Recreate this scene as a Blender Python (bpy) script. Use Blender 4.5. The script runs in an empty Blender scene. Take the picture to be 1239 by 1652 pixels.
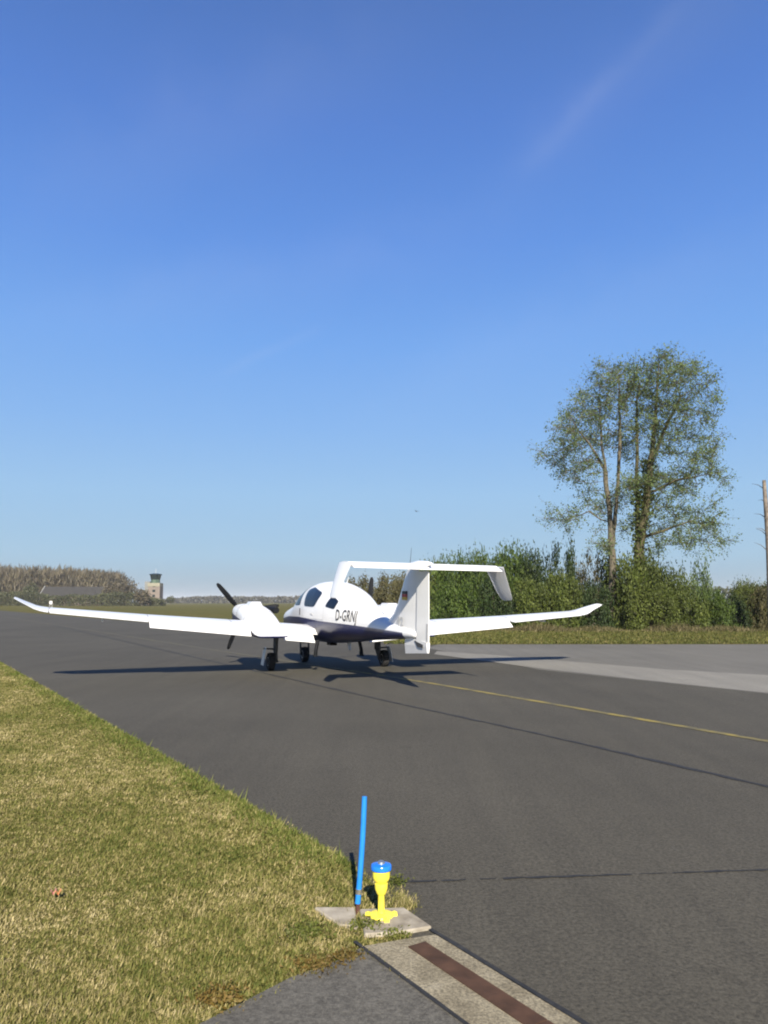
import bpy, bmesh, math, random
import numpy as np
from mathutils import Vector, Matrix

rnd = random.Random(7)
rng = np.random.default_rng(7)
S = bpy.context.scene
R = math.radians

# ------------------------------------------------------------------ camera, sky, sun, exposure
CAM_H, FPX, CX, CY, HOR = 1.585, 1241.0, 619.5, 826.0, 971.0
PITCH = math.atan((HOR - CY) / FPX)
cam_d = bpy.data.cameras.new('camera'); cam = bpy.data.objects.new('camera', cam_d)
S.collection.objects.link(cam); S.camera = cam
cam_d.sensor_fit = 'VERTICAL'; cam_d.sensor_height = 36.0; cam_d.lens = FPX / 1652 * 36
cam_d.clip_start = 0.05; cam_d.clip_end = 30000
cam.location = (0, 0, CAM_H); cam.rotation_euler = (R(90) + PITCH, 0, 0)

SUN_EL, SUN_AZ = 31.5, 173.5          # azimuth clockwise from +Y: almost straight behind the camera
W = bpy.data.worlds.new('World'); S.world = W; W.use_nodes = True
wn = W.node_tree.nodes; wl = W.node_tree.links
bg = wn['Background']
EXPO = 1.02
sky = wn.new('ShaderNodeTexSky'); sky.sky_type = 'NISHITA'; sky.sun_disc = False
sky.sun_elevation = R(SUN_EL); sky.sun_rotation = R(SUN_AZ)
sky.altitude = 0; sky.air_density = 1.0; sky.dust_density = 0.6; sky.ozone_density = 2.6
def lin(r, g, b):
    f = lambda c: (c / 255 / 12.92) if c < 10 else ((c / 255 + .055) / 1.055) ** 2.4
    return (f(r), f(g), f(b))
def pdir(px, py):
    u = (px - CX) / FPX; v = -(py - CY) / FPX
    return Vector((u, math.cos(PITCH) - v * math.sin(PITCH), math.sin(PITCH) + v * math.cos(PITCH))).normalized()
# clear spring sky: colour by height above the horizon, a little of the physical sky mixed in
wtc = wn.new('ShaderNodeTexCoord'); wsx = wn.new('ShaderNodeSeparateXYZ'); wl.new(wtc.outputs['Generated'], wsx.inputs[0])
wr = wn.new('ShaderNodeValToRGB'); wl.new(wsx.outputs[2], wr.inputs[0])
SKY = [(971, (146, 166, 184)), (945, (152, 177, 196)), (900, (160, 195, 222)), (800, (155, 196, 235)), (690, (137, 184, 240)), (560, (119, 171, 240)), (400, (100, 151, 230)), (200, (88, 133, 213)), (0, (80, 120, 193))]
els = wr.color_ramp.elements
while len(els) < len(SKY) + 1: els.new(.5)
for e_, (py, c_) in zip(els, SKY): e_.position = max(0, pdir(620, py).z); e_.color = (*lin(*c_), 1)
els[len(SKY)].position = 1; els[len(SKY)].color = (*lin(30, 56, 130), 1)
def vmath(op, a, b=None):
    m_ = wn.new('ShaderNodeVectorMath'); m_.operation = op; wl.new(a, m_.inputs[0])
    if b is not None: m_.inputs[1].default_value = b
    return m_.outputs['Value'] if op == 'DOT_PRODUCT' else m_.outputs[0]
def math_(op, a, b=0.0, c=0.0):
    m_ = wn.new('ShaderNodeMath'); m_.operation = op
    for q, v in enumerate((a, b, c)):
        if hasattr(v, 'is_linked'): wl.new(v, m_.inputs[q])
        else: m_.inputs[q].default_value = v
    return m_.outputs[0]
def trail(p, q, width, soft, gain):
    """old spread out contrail: a soft great circle band between two directions"""
    a, b = pdir(*p), pdir(*q); n_ = a.cross(b).normalized(); t_ = (b - a).normalized()
    d_ = vmath('NORMALIZE', wtc.outputs['Generated'])
    nz = wn.new('ShaderNodeTexNoise'); nz.inputs['Scale'].default_value = 14; nz.inputs['Detail'].default_value = 4; wl.new(d_, nz.inputs['Vector'])
    off = math_('MULTIPLY_ADD', nz.outputs[0], width * 1.6, -width * .8)
    x = math_('DIVIDE', math_('ADD', vmath('DOT_PRODUCT', d_, n_), off), width)
    band = math_('EXPONENT', math_('MULTIPLY', math_('MULTIPLY', x, x), -1.0))
    s0, s1 = a.dot(t_), b.dot(t_); y = vmath('DOT_PRODUCT', d_, t_)
    def ss(lo, hi):
        mr_ = wn.new('ShaderNodeMapRange'); mr_.interpolation_type = 'SMOOTHSTEP'; wl.new(y, mr_.inputs[0])
        mr_.inputs['From Min'].default_value = lo; mr_.inputs['From Max'].default_value = hi; return mr_.outputs[0]
    m_ = math_('MULTIPLY', ss(s0 - soft, s0 + soft), ss(s1 + soft, s1 - soft))
    m_ = math_('MULTIPLY', m_, math_('MULTIPLY_ADD', nz.outputs[0], 1.2, .2))
    return math_('MULTIPLY', math_('MULTIPLY', band, m_), gain)
tr = math_('ADD', trail((862, 262), (1110, -10), .012, .03, .042), trail((360, 605), (520, 525), .006, .03, .03))
tr = math_('ADD', tr, trail((820, 290), (1230, -60), .035, .08, .030))
tr = math_('ADD', tr, math_('ADD', trail((40, 330), (620, 60), .06, .15, .035), trail((60, 520), (760, 380), .04, .15, .035)))
tr = math_('ADD', tr, trail((640, 640), (1239, 380), .05, .15, .03))
mx = wn.new('ShaderNodeMix'); mx.data_type = 'RGBA'; wl.new(tr, mx.inputs[0]); wl.new(wr.outputs[0], mx.inputs[6]); mx.inputs[7].default_value = (.9, .92, 1, 1)
nis = wn.new('ShaderNodeMix'); nis.data_type = 'RGBA'; nis.blend_type = 'MULTIPLY'; nis.inputs[0].default_value = 1
wl.new(sky.outputs[0], nis.inputs[6]); nis.inputs[7].default_value = (.1, .1, .1, 1)
fin_ = wn.new('ShaderNodeMix'); fin_.data_type = 'RGBA'; fin_.inputs[0].default_value = .05
wl.new(mx.outputs[2], fin_.inputs[6]); wl.new(nis.outputs[2], fin_.inputs[7])
wl.new(fin_.outputs[2], bg.inputs['Color'])
bg.inputs['Strength'].default_value = 1 / 2 ** EXPO
sun_d = bpy.data.lights.new('sun', 'SUN'); sun = bpy.data.objects.new('sun', sun_d)
S.collection.objects.link(sun)
sun_d.energy = 5.0; sun_d.angle = R(0.5); sun_d.color = (1.0, 0.92, 0.78)
az, el = R(SUN_AZ), R(SUN_EL)
to_sun = Vector((math.sin(az) * math.cos(el), math.cos(az) * math.cos(el), math.sin(el)))
sun.rotation_euler = to_sun.to_track_quat('Z', 'Y').to_euler()
S.view_settings.view_transform = 'Standard'; S.view_settings.look = 'None'
S.view_settings.gamma = 1.0; S.view_settings.exposure = EXPO
S.cycles.pixel_filter_type = 'BLACKMAN_HARRIS'; S.cycles.filter_width = 2.0
S.cycles.max_bounces = 8; S.cycles.transparent_max_bounces = 16

# ------------------------------------------------------------------ helpers
def gp(px, py):
    """ground point seen at a photo pixel"""
    u = (px - CX) / FPX; v = -(py - CY) / FPX
    d = (u, math.cos(PITCH) - v * math.sin(PITCH), math.sin(PITCH) + v * math.cos(PITCH))
    t = -CAM_H / d[2]
    return (d[0] * t, d[1] * t)

def at(px, py, Y):
    """point at distance Y seen at a photo pixel"""
    u = (px - CX) / FPX; v = -(py - CY) / FPX
    d = (u, math.cos(PITCH) - v * math.sin(PITCH), math.sin(PITCH) + v * math.cos(PITCH))
    t = Y / d[1]
    return Vector((d[0] * t, Y, CAM_H + d[2] * t))

def tag(o, label=None, cat=None, group=None, kind=None):
    if label: o['label'] = label
    if cat: o['category'] = cat
    if group: o['group'] = group
    if kind: o['kind'] = kind
    return o

def link(o, parent=None):
    S.collection.objects.link(o)
    if parent: o.parent = parent
    return o

def empty(name, loc=(0, 0, 0), rot=(0, 0, 0)):
    o = bpy.data.objects.new(name, None); o.location = loc; o.rotation_euler = rot
    o.empty_display_size = 0.2
    return link(o)

def mesh_np(name, V, F, mat=None, parent=None, smooth=False, loc=None):
    """V (n,3), F (m,k) all faces k-sided"""
    V = np.asarray(V, np.float32); F = np.asarray(F, np.int32)
    me = bpy.data.meshes.new(name)
    me.vertices.add(len(V)); me.vertices.foreach_set('co', V.ravel())
    k = F.shape[1]
    me.loops.add(F.size); me.loops.foreach_set('vertex_index', F.ravel())
    me.polygons.add(len(F))
    me.polygons.foreach_set('loop_start', np.arange(0, F.size, k, dtype=np.int32))
    me.polygons.foreach_set('loop_total', np.full(len(F), k, np.int32))
    me.polygons.foreach_set('use_smooth', np.full(len(F), smooth, bool))
    me.update(calc_edges=True)
    if mat: me.materials.append(mat)
    o = bpy.data.objects.new(name, me)
    if loc is not None: o.location = loc
    return link(o, parent)

def mesh_py(name, V, F, mat=None, parent=None, smooth=False, loc=None, fix=True):
    me = bpy.data.meshes.new(name)
    me.from_pydata([tuple(v) for v in V], [], F)
    if fix:
        bm = bmesh.new(); bm.from_mesh(me)
        bmesh.ops.recalc_face_normals(bm, faces=bm.faces)
        bm.to_mesh(me); bm.free()
    if smooth:
        me.polygons.foreach_set('use_smooth', [True] * len(me.polygons))
    if mat: me.materials.append(mat)
    o = bpy.data.objects.new(name, me)
    if loc is not None: o.location = loc
    return link(o, parent)

class MB:
    """collects shapes for ONE mesh"""
    def __init__(s): s.V = []; s.F = []
    def add(s, V, F):
        b = len(s.V); s.V += [tuple(v) for v in V]; s.F += [tuple(i + b for i in f) for f in F]; return s
    def box(s, c, d, rz=0, rx=0, ry=0):
        M = Matrix.Translation(c) @ Matrix.Rotation(rz, 4, 'Z') @ Matrix.Rotation(ry, 4, 'Y') @ Matrix.Rotation(rx, 4, 'X')
        v = [M @ Vector((x * d[0] / 2, y * d[1] / 2, z * d[2] / 2)) for x in (-1, 1) for y in (-1, 1) for z in (-1, 1)]
        return s.add(v, [(0, 1, 3, 2), (4, 6, 7, 5), (0, 4, 5, 1), (2, 3, 7, 6), (0, 2, 6, 4), (1, 5, 7, 3)])
    def tube(s, pts, rad, n=8, cap=True):
        pts = [Vector(p) for p in pts]
        if not hasattr(rad, '__len__'): rad = [rad] * len(pts)
        rings = []; V = []; ref = None
        for i, p in enumerate(pts):
            t = (pts[min(i + 1, len(pts) - 1)] - pts[max(i - 1, 0)]).normalized()
            if ref is None:
                ref = Vector((1, 0, 0)) if abs(t.x) < .8 else Vector((0, 1, 0))
            a = (ref - t * ref.dot(t)).normalized(); ref = a; b = t.cross(a)
            for k in range(n):
                w = 2 * math.pi * k / n
                V.append(p + (a * math.cos(w) + b * math.sin(w)) * rad[i])
        F = [(i * n + k, i * n + (k + 1) % n, (i + 1) * n + (k + 1) % n, (i + 1) * n + k) for i in range(len(pts) - 1) for k in range(n)]
        if cap:
            F.append(tuple(range(n - 1, -1, -1))); F.append(tuple((len(pts) - 1) * n + k for k in range(n)))
        return s.add(V, F)
    def lathe(s, prof, n=24, c=(0, 0, 0), axis='Z'):
        V = []
        for r, z in prof:
            for k in range(n):
                w = 2 * math.pi * k / n
                x, y = r * math.cos(w), r * math.sin(w)
                if axis == 'Z': V.append((c[0] + x, c[1] + y, c[2] + z))
                elif axis == 'Y': V.append((c[0] + x, c[1] + z, c[2] + y))
                else: V.append((c[0] + z, c[1] + x, c[2] + y))
        m = len(prof)
        F = [(i * n + k, i * n + (k + 1) % n, (i + 1) * n + (k + 1) % n, (i + 1) * n + k) for i in range(m - 1) for k in range(n)]
        F.append(tuple(range(n))); F.append(tuple((m - 1) * n + k for k in range(n)))
        return s.add(V, F)
    def loft(s, rings, closed_ends=True):
        n = len(rings[0]); V = [v for r in rings for v in r]
        F = [(i * n + k, i * n + (k + 1) % n, (i + 1) * n + (k + 1) % n, (i + 1) * n + k) for i in range(len(rings) - 1) for k in range(n)]
        if closed_ends:
            F.append(tuple(range(n))); F.append(tuple((len(rings) - 1) * n + k for k in range(n)))
        return s.add(V, F)
    def prism(s, poly, ax, lo, hi):
        """extrude a polygon given in the two other axes along ax"""
        def P(a, b, c): return {0: (c, a, b), 1: (a, c, b), 2: (a, b, c)}[ax]
        n = len(poly)
        V = [P(a, b, lo) for a, b in poly] + [P(a, b, hi) for a, b in poly]
        F = [(k, (k + 1) % n, n + (k + 1) % n, n + k) for k in range(n)] + [tuple(range(n)), tuple(range(n, 2 * n))]
        return s.add(V, F)
    def build(s, name, mat, parent=None, smooth=False, loc=None):
        return mesh_py(name, s.V, s.F, mat, parent, smooth, loc)

def autosmooth(o, ang=35):
    me = o.data
    me.polygons.foreach_set('use_smooth', [True] * len(me.polygons))
    bm = bmesh.new(); bm.from_mesh(me)
    for e in bm.edges:
        if len(e.link_faces) == 2 and e.calc_face_angle(0) > R(ang): e.smooth = False
    bm.to_mesh(me); bm.free()
    return o

# ------------------------------------------------------------------ materials
def base_mat(name, rough=.6, spec=.5, coat=0):
    m = bpy.data.materials.new(name); m.use_nodes = True
    b = m.node_tree.nodes['Principled BSDF']
    b.inputs['Roughness'].default_value = rough
    b.inputs['Specular IOR Level'].default_value = spec
    b.inputs['Coat Weight'].default_value = coat
    return m, m.node_tree.nodes, m.node_tree.links, b

def noise(n, l, scale, detail=4, rough=.55, coord='Object', stretch=None, distortion=0):
    tc = n.new('ShaderNodeTexCoord'); t = n.new('ShaderNodeTexNoise')
    t.inputs['Scale'].default_value = scale; t.inputs['Detail'].default_value = detail
    t.inputs['Roughness'].default_value = rough; t.inputs['Distortion'].default_value = distortion
    src = tc.outputs[coord]
    if stretch:
        mp = n.new('ShaderNodeMapping'); mp.inputs['Scale'].default_value = stretch[0]
        mp.inputs['Rotation'].default_value = (0, 0, stretch[1]); l.new(src, mp.inputs[0]); src = mp.outputs[0]
    l.new(src, t.inputs['Vector'])
    return t

def ramp(n, l, src, stops, interp='LINEAR'):
    r = n.new('ShaderNodeValToRGB'); r.color_ramp.interpolation = interp
    e = r.color_ramp.elements
    while len(e) < len(stops): e.new(.5)
    for i, (p, c) in enumerate(stops):
        e[i].position = p; e[i].color = (*c, 1) if len(c) == 3 else c
    l.new(src, r.inputs[0]); return r

def mix(n, l, fac, a, b, mode='MIX'):
    m = n.new('ShaderNodeMix'); m.data_type = 'RGBA'; m.blend_type = mode
    for k, v in ((0, fac), (6, a), (7, b)):
        if hasattr(v, 'links') or hasattr(v, 'is_linked'): l.new(v, m.inputs[k])
        elif k == 0: m.inputs[0].default_value = v
        else: m.inputs[k].default_value = (*v, 1)
    return m.outputs[2]

def bump(n, l, b, h, strength=.3, dist=.02):
    u = n.new('ShaderNodeBump'); u.inputs['Strength'].default_value = strength
    u.inputs['Distance'].default_value = dist; l.new(h, u.inputs['Height']); l.new(u.outputs[0], b.inputs['Normal'])

def varied(name, c0, c1, scale=6, rough=.6, spec=.4, coat=0, bmp=0, stretch=None, metal=0):
    m, n, l, b = base_mat(name, rough, spec, coat)
    t = noise(n, l, scale, stretch=stretch); r = ramp(n, l, t.outputs[0], [(.3, c0), (.7, c1)])
    l.new(r.outputs[0], b.inputs['Base Color']); b.inputs['Metallic'].default_value = metal
    if bmp: bump(n, l, b, t.outputs[0], bmp)
    return m

def leaf_mat(name, cols, trans=.25, scale=1.2):
    """leaf faces: a colour per leaf island, shifted in clumps, some light through"""
    m, n, l, b = base_mat(name, .6, .25)
    g = n.new('ShaderNodeNewGeometry')
    k = len(cols); r = ramp(n, l, g.outputs['Random Per Island'], [((i + .5) / k, c) for i, c in enumerate(cols)])
    t = noise(n, l, scale, 3)
    v = ramp(n, l, t.outputs[0], [(.3, (.62, .62, .62)), (.7, (1.25, 1.22, 1.1))])
    c = mix(n, l, 1.0, r.outputs[0], v.outputs[0], 'MULTIPLY')
    l.new(c, b.inputs['Base Color'])
    if trans:
        tr = n.new('ShaderNodeBsdfTranslucent'); l.new(c, tr.inputs[0])
        ms = n.new('ShaderNodeMixShader'); ms.inputs[0].default_value = trans
        l.new(b.outputs[0], ms.inputs[1]); l.new(tr.outputs[0], ms.inputs[2])
        l.new(ms.outputs[0], n['Material Output'].inputs[0])
    return m

# ground, asphalt
def grass_ground_mat():
    m, n, l, b = base_mat('grass_ground', .95, .1)
    big = noise(n, l, .03, 5); mid = noise(n, l, .7, 5); fine = noise(n, l, 22, 4, .7)
    a = ramp(n, l, mid.outputs[0], [(.3, (.065, .072, .018)), (.5, (.095, .088, .025)), (.7, (.13, .11, .04))])
    f = ramp(n, l, fine.outputs[0], [(.3, (.55, .55, .55)), (.7, (1.35, 1.3, 1.2))])
    c = mix(n, l, 1.0, a.outputs[0], f.outputs[0], 'MULTIPLY')
    g = ramp(n, l, big.outputs[0], [(.35, (.85, .95, .8)), (.65, (1.1, 1.02, .9))])
    c = mix(n, l, 1.0, c, g.outputs[0], 'MULTIPLY')
    l.new(c, b.inputs['Base Color']); bump(n, l, b, fine.outputs[0], .6, .03)
    return m

TAX = R(32.3)                       # the taxiway runs away to the left at this angle
def asphalt_mat(name, c_lo, c_hi, grit=1.0):
    m, n, l, b = base_mat(name, .86, .25)
    big = noise(n, l, .22, 6, .6); streak = noise(n, l, .5, 4, .6, stretch=((6, .35, 1), -TAX))
    grain = noise(n, l, 48, 4, .85); speck = noise(n, l, 260, 2, .7)
    r = ramp(n, l, big.outputs[0], [(.3, c_lo), (.7, c_hi)])
    s = ramp(n, l, streak.outputs[0], [(.3, (.91, .91, .91)), (.7, (1.08, 1.08, 1.07))])
    c = mix(n, l, 1.0, r.outputs[0], s.outputs[0], 'MULTIPLY')
    g = ramp(n, l, grain.outputs[0], [(.34, (1 - .6 * grit,) * 3), (.66, (1 + .7 * grit,) * 3)])
    c = mix(n, l, .8, c, g.outputs[0], 'MULTIPLY')
    k = ramp(n, l, speck.outputs[0], [(.62, (0, 0, 0)), (.72, (1, 1, 1))])
    c = mix(n, l, k.outputs[0], c, (.2, .19, .17))
    # old patches and oil stains
    st = noise(n, l, .9, 5, .7); q = ramp(n, l, st.outputs[0], [(.62, (1, 1, 1)), (.72, (.8, .8, .8))])
    c = mix(n, l, 1.0, c, q.outputs[0], 'MULTIPLY')
    l.new(c, b.inputs['Base Color']); bump(n, l, b, grain.outputs[0], .5, .006)
    return m

M = {}
M['ground'] = grass_ground_mat()
M['asphalt'] = asphalt_mat('taxiway_asphalt', (.048, .0435, .033), (.068, .062, .048))
M['apron'] = asphalt_mat('path_asphalt', (.078, .073, .062), (.105, .098, .083))
M['concrete_far'] = asphalt_mat('pale_concrete', (.158, .150, .130), (.205, .195, .170), .4)
M['concrete_mid'] = asphalt_mat('grey_concrete', (.104, .099, .085), (.136, .129, .113), .4)
M['tar'] = varied('tar_joint', (.012, .012, .013), (.03, .03, .03), 30, .8)
def broken_paint(name, col, lo, hi, scale, under):
    m, n, l, b = base_mat(name, .8, .2)
    t = noise(n, l, scale, 5, .65); k = ramp(n, l, t.outputs[0], [(lo, (0, 0, 0)), (hi, (1, 1, 1))])
    c = mix(n, l, k.outputs[0], under, col); l.new(c, b.inputs['Base Color']); return m
M['yellow_line'] = broken_paint('worn_yellow_paint', (.23, .185, .055), .38, .60, 2.5, (.10, .092, .06))
M['yellow_faint'] = broken_paint('faded_yellow_paint', (.12, .11, .06), .42, .62, 1.2, (.085, .08, .066))
M['white'] = varied('white_gelcoat', (.68, .68, .68), (.72, .72, .72), 3, .28, .5, .35)
M['tyre'] = varied('tyre_rubber', (.012, .012, .013), (.025, .025, .026), 20, .85, .3)
M['black'] = varied('black_blade', (.006, .007, .009), (.010, .011, .014), 8, .6, .12)
M['seam'] = varied('panel_gap', (.10, .10, .105), (.16, .16, .165), 12, .7)
M['dark_metal'] = varied('dark_metal', (.05, .05, .055), (.09, .09, .095), 12, .5, .5, metal=.5)
M['steel'] = varied('bare_steel', (.45, .45, .45), (.6, .6, .6), 12, .35, .5, metal=.9)
M['grey'] = varied('grey_paint', (.45, .45, .45), (.52, .52, .52), 6, .5)
M['glass'] = varied('tinted_glazing', (.005, .009, .022), (.009, .014, .032), 2, .1, .14, 0)
M['ink'] = varied('charcoal_lettering', (.03, .03, .035), (.05, .05, .055), 12, .5)
M['ink_pale'] = varied('pale_grey_lettering', (.42, .43, .43), (.5, .5, .5), 12, .5)
M['flag_black'] = varied('flag_black', (.015, .015, .015), (.02, .02, .02), 10)
M['flag_red'] = varied('flag_red', (.35, .012, .012), (.4, .015, .015), 10)
M['flag_gold'] = varied('flag_gold', (.6, .38, .02), (.65, .4, .03), 10)
M['lens_red'] = varied('red_lens', (.4, .01, .01), (.45, .02, .02), 10, .15)
M['lens_green'] = varied('green_lens', (.01, .25, .05), (.02, .3, .06), 10, .15)
M['yellow_paint'] = varied('yellow_lamp_paint', (.76, .63, .055), (.85, .73, .08), 30, .45, .4)
M['blue_lens'] = varied('blue_lens', (.01, .14, .62), (.015, .18, .72), 10, .2, .6)
M['blue_pole'] = varied('blue_plastic', (.012, .16, .5), (.02, .21, .6), 9, .4)
M['rust'] = varied('rusty_slot_cover', (.042, .024, .016), (.085, .046, .030), 9, .9, .2, bmp=.3)
M['rust_stub'] = varied('rusty_stub', (.06, .025, .018), (.1, .04, .03), 30, .9)
M['slab'] = varied('weathered_slab', (.17, .145, .11), (.40, .36, .29), 9, .92, .2, bmp=.3)
def strip_mat():
    m, n, l, b = base_mat('gritty_concrete', .95, .2)
    a = noise(n, l, 5, 5); g = noise(n, l, 70, 3, .8)
    r = ramp(n, l, a.outputs[0], [(.3, (.15, .13, .092)), (.55, (.25, .222, .16)), (.75, (.33, .30, .235))])
    f = ramp(n, l, g.outputs[0], [(.35, (.5, .5, .5)), (.65, (1.35, 1.32, 1.25))])
    c = mix(n, l, 1.0, r.outputs[0], f.outputs[0], 'MULTIPLY')
    l.new(c, b.inputs['Base Color']); bump(n, l, b, g.outputs[0], .6, .006); return m
M['strip'] = strip_mat()

def livery_mat(name, fn):
    """white paint above, navy below a line z = f(y): paint boundary in object space"""
    m, n, l, b = base_mat(name, .32, .4, .1)
    tc = n.new('ShaderNodeTexCoord'); sx = n.new('ShaderNodeSeparateXYZ'); l.new(tc.outputs['Object'], sx.inputs[0])
    cv = n.new('ShaderNodeFloatCurve'); mr = n.new('ShaderNodeMapRange')
    mr.inputs['From Min'].default_value = -6; mr.inputs['From Max'].default_value = 4
    l.new(sx.outputs[1], mr.inputs[0]); l.new(mr.outputs[0], cv.inputs['Value'])
    c = cv.mapping.curves[0]
    pts = [((y + 6) / 10, z / 2) for y, z in fn]
    while len(c.points) < len(pts): c.points.new(.5, .5)
    for p, q in zip(c.points, pts): p.location = q; p.handle_type = 'VECTOR'
    cv.mapping.update()
    mul = n.new('ShaderNodeMath'); mul.operation = 'MULTIPLY'; mul.inputs[1].default_value = 2; l.new(cv.outputs[0], mul.inputs[0])
    gt = n.new('ShaderNodeMath'); gt.operation = 'GREATER_THAN'; l.new(sx.outputs[2], gt.inputs[0]); l.new(mul.outputs[0], gt.inputs[1])
    o = mix(n, l, gt.outputs[0], (.011, .015, .068), (.70, .70, .70)); l.new(o, b.inputs['Base Color'])
    return m
M['livery'] = livery_mat('white_and_navy_livery', [(-6, .0), (-4.75, .0), (-4.5, 1.12), (-3.5, 1.13), (-2, 1.155), (-.6, 1.17), (.8, 1.2), (2.0, 1.17), (3.4, 1.06), (4, .98)])
M['nacelle_livery'] = livery_mat('nacelle_livery', [(-6, .85), (-1, .87), (.3, 1.12), (1.9, 1.27), (2.6, 1.28), (4, 1.28)])

# ------------------------------------------------------------------ ground
def sheet(name, poly, z, mat, kind='structure', parent=None):
    return mesh_py(name, [(x, y, z) for x, y in poly], [tuple(range(len(poly)))], mat, parent)

ground = sheet('ground', [(-6000, -3000), (6000, -3000), (6000, 9000), (-6000, 9000)], 0.0, M['ground']); tag(ground, 'olive grass airfield ground reaching the horizon', kind='structure')
k = math.tan(TAX)
ex, ey = -0.19, 4.88                    # a point on the near edge of the taxiway
def edge(y): return ex - k * (y - ey)
fx, fy = 1.6, 28.7                      # where the far edge turns along the shrubs
def far_edge(y): return fx - k * (y - fy)
asphalt = sheet('taxiway', [(ex, ey), tuple(Vector(gp(650, 1478))), tuple(Vector(gp(640, 1512))), (.3 + k * 44, -40), (120, -40), (120, 29.3), (fx + .6, 29.3), (fx, fy), (far_edge(700), 700), (edge(700), 700)], .004, M['asphalt'])
tag(asphalt, 'dark grey asphalt taxiway running away to the left', kind='structure')

def strip_poly(p, q, w0, w1=None):
    p, q = Vector(p), Vector(q); d = (q - p).normalized(); nn = Vector((-d.y, d.x)); w1 = w1 or w0
    return [tuple(p - nn * w0 / 2), tuple(q - nn * w1 / 2), tuple(q + nn * w1 / 2), tuple(p + nn * w0 / 2)]

def ragged_line(name, pts, w, z, mat, jag=.25, seg=.25):
    """a line of varying width following pts"""
    V = []; pts = [Vector(p) for p in pts]; P = []
    for a, b in zip(pts, pts[1:]):
        m = max(2, int((b - a).length / seg)); P += [a.lerp(b, i / m) for i in range(m)]
    P.append(pts[-1]); F = []
    for i, p in enumerate(P):
        t = (P[min(i + 1, len(P) - 1)] - P[max(i - 1, 0)]).normalized(); nn = Vector((-t.y, t.x))
        ww = w * (1 + rnd.uniform(-jag, jag)) / 2; off = nn * rnd.uniform(-jag, jag) * w * .4
        V += [(*(p + nn * ww + off), z), (*(p - nn * ww + off), z)]
        if i: F.append((2 * i - 2, 2 * i - 1, 2 * i + 1, 2 * i))
    return mesh_py(name, V, F, mat)

# paler concrete beyond, in two tones
conc = sheet('concrete_apron', [gp(690, 1046), gp(870, 1081), gp(1239, 1120), (40, -8), (60, 0), (60, 29.1), (2.0, 29.1)], .008, M['concrete_mid'])
tag(conc, 'grey concrete apron in front of the shrubs', kind='structure')
pale = sheet('concrete_lane', [gp(700, 1056), gp(870, 1079), gp(1050, 1099), gp(1239, 1119), (30, 1.0), (36, 4.0), gp(1239, 1090), gp(1080, 1081), gp(900, 1066), gp(780, 1056), gp(705, 1051)], .012, M['concrete_far'])
tag(pale, 'pale concrete band beside the asphalt', kind='structure')
yl = ragged_line('taxiway_centreline', [gp(560, 1081.5), gp(690, 1102), gp(860, 1131), gp(1050, 1164), gp(1239, 1197), (8, 3.2)], .13, .009, M['yellow_line'], .1)
tag(yl, 'worn yellow centre line on the asphalt', kind='structure')
yf = ragged_line('faded_centreline', [(-40, 82), gp(258, 1035), gp(339, 1048), gp(556, 1081)], .13, .0085, M['yellow_faint'], .1, .6)
tag(yf, 'faded stretch of yellow centre line beyond the aircraft', kind='structure')
jl = ragged_line('pavement_joint', [(-22, 52), gp(420, 1085), gp(640, 1135), gp(860, 1183), gp(1100, 1238), gp(1239, 1270), (6, 2.4)], .065, .0082, M['tar'], .5, .18)
tag(jl, 'long dark sealed joint in the asphalt', kind='structure')
# the cross crack is broken into lengths
xs = [(640, 705, .018), (712, 752, .026), (775, 800, .012), (812, 1020, .022), (1030, 1075, .009), (1085, 1135, .018), (1136, 1239, .024), (1239, 1700, .02)]
for a, b_, w in xs:
    f = lambda x: gp(x, 1425 - (x - 640) * 20 / 599)
    c = ragged_line('pavement_crack', [f(a), f(b_)], w, .0084, M['tar'], .6, .04)
    tag(c, 'dark crack running across the asphalt beside the yellow lamp', kind='structure')

# near corner: concrete strip with slot cover, asphalt path
d2 = Vector((k, -1)).normalized()       # along the edge towards the viewer
p_sl, p_sr = Vector(gp(585, 1531)), Vector(gp(703, 1512))
drain = empty('drain_channel', (0, 0, 0)); tag(drain, 'gritty concrete drain channel with a rusty slot cover along the asphalt edge', 'drain')
L = 12.0
sl2, sr2 = p_sl + d2 * L, p_sr + d2 * L
b = MB()
n_seg = 60
V = []; F = []
for i in range(n_seg + 1):
    t = i / n_seg
    a, c = p_sl.lerp(sl2, t), p_sr.lerp(sr2, t)
    nn = (c - a)
    V += [(*a, .0125), (*(a + nn * .5), .0145), (*c, .0125)]
    if i: F += [(3 * i - 3, 3 * i - 2, 3 * i + 1, 3 * i), (3 * i - 2, 3 * i - 1, 3 * i + 2, 3 * i + 1)]
mesh_py('channel_bed', V, F, M['strip'], drain)
r0, r1 = Vector(gp(655, 1528)), Vector(gp(690, 1531))
mid = (r0 + r1) / 2; hw = .048
nn = Vector((d2.y, -d2.x))
mb = MB()
for i in range(14):
    a = mid + d2 * (i * .8); e = a + d2 * .794
    q = [a - nn * hw, a + nn * hw, e + nn * hw, e - nn * hw]
    mb.prism([tuple(v) for v in q], 2, .010, .019)
mb.build('slot_cover', M['rust'], drain)
for nm, p0, off in (('edge_joint', p_sr, .012), ('edge_joint', p_sl, -.008)):
    V = []; F = []; side = nn if (p_sr - p_sl).dot(nn) > 0 else -nn
    for i in range(121):
        p = p0 - d2 * .06 + d2 * (i * .1); w = rnd.uniform(.008, .013) * (1.25 if off > 0 else .9)
        c = p + side * off
        V += [(*(c - side * w), .016), (*(c + side * w), .016)]
        if i: F.append((2 * i - 2, 2 * i - 1, 2 * i + 1, 2 * i))
    mesh_py(nm, V, F, M['tar'], drain)
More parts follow.
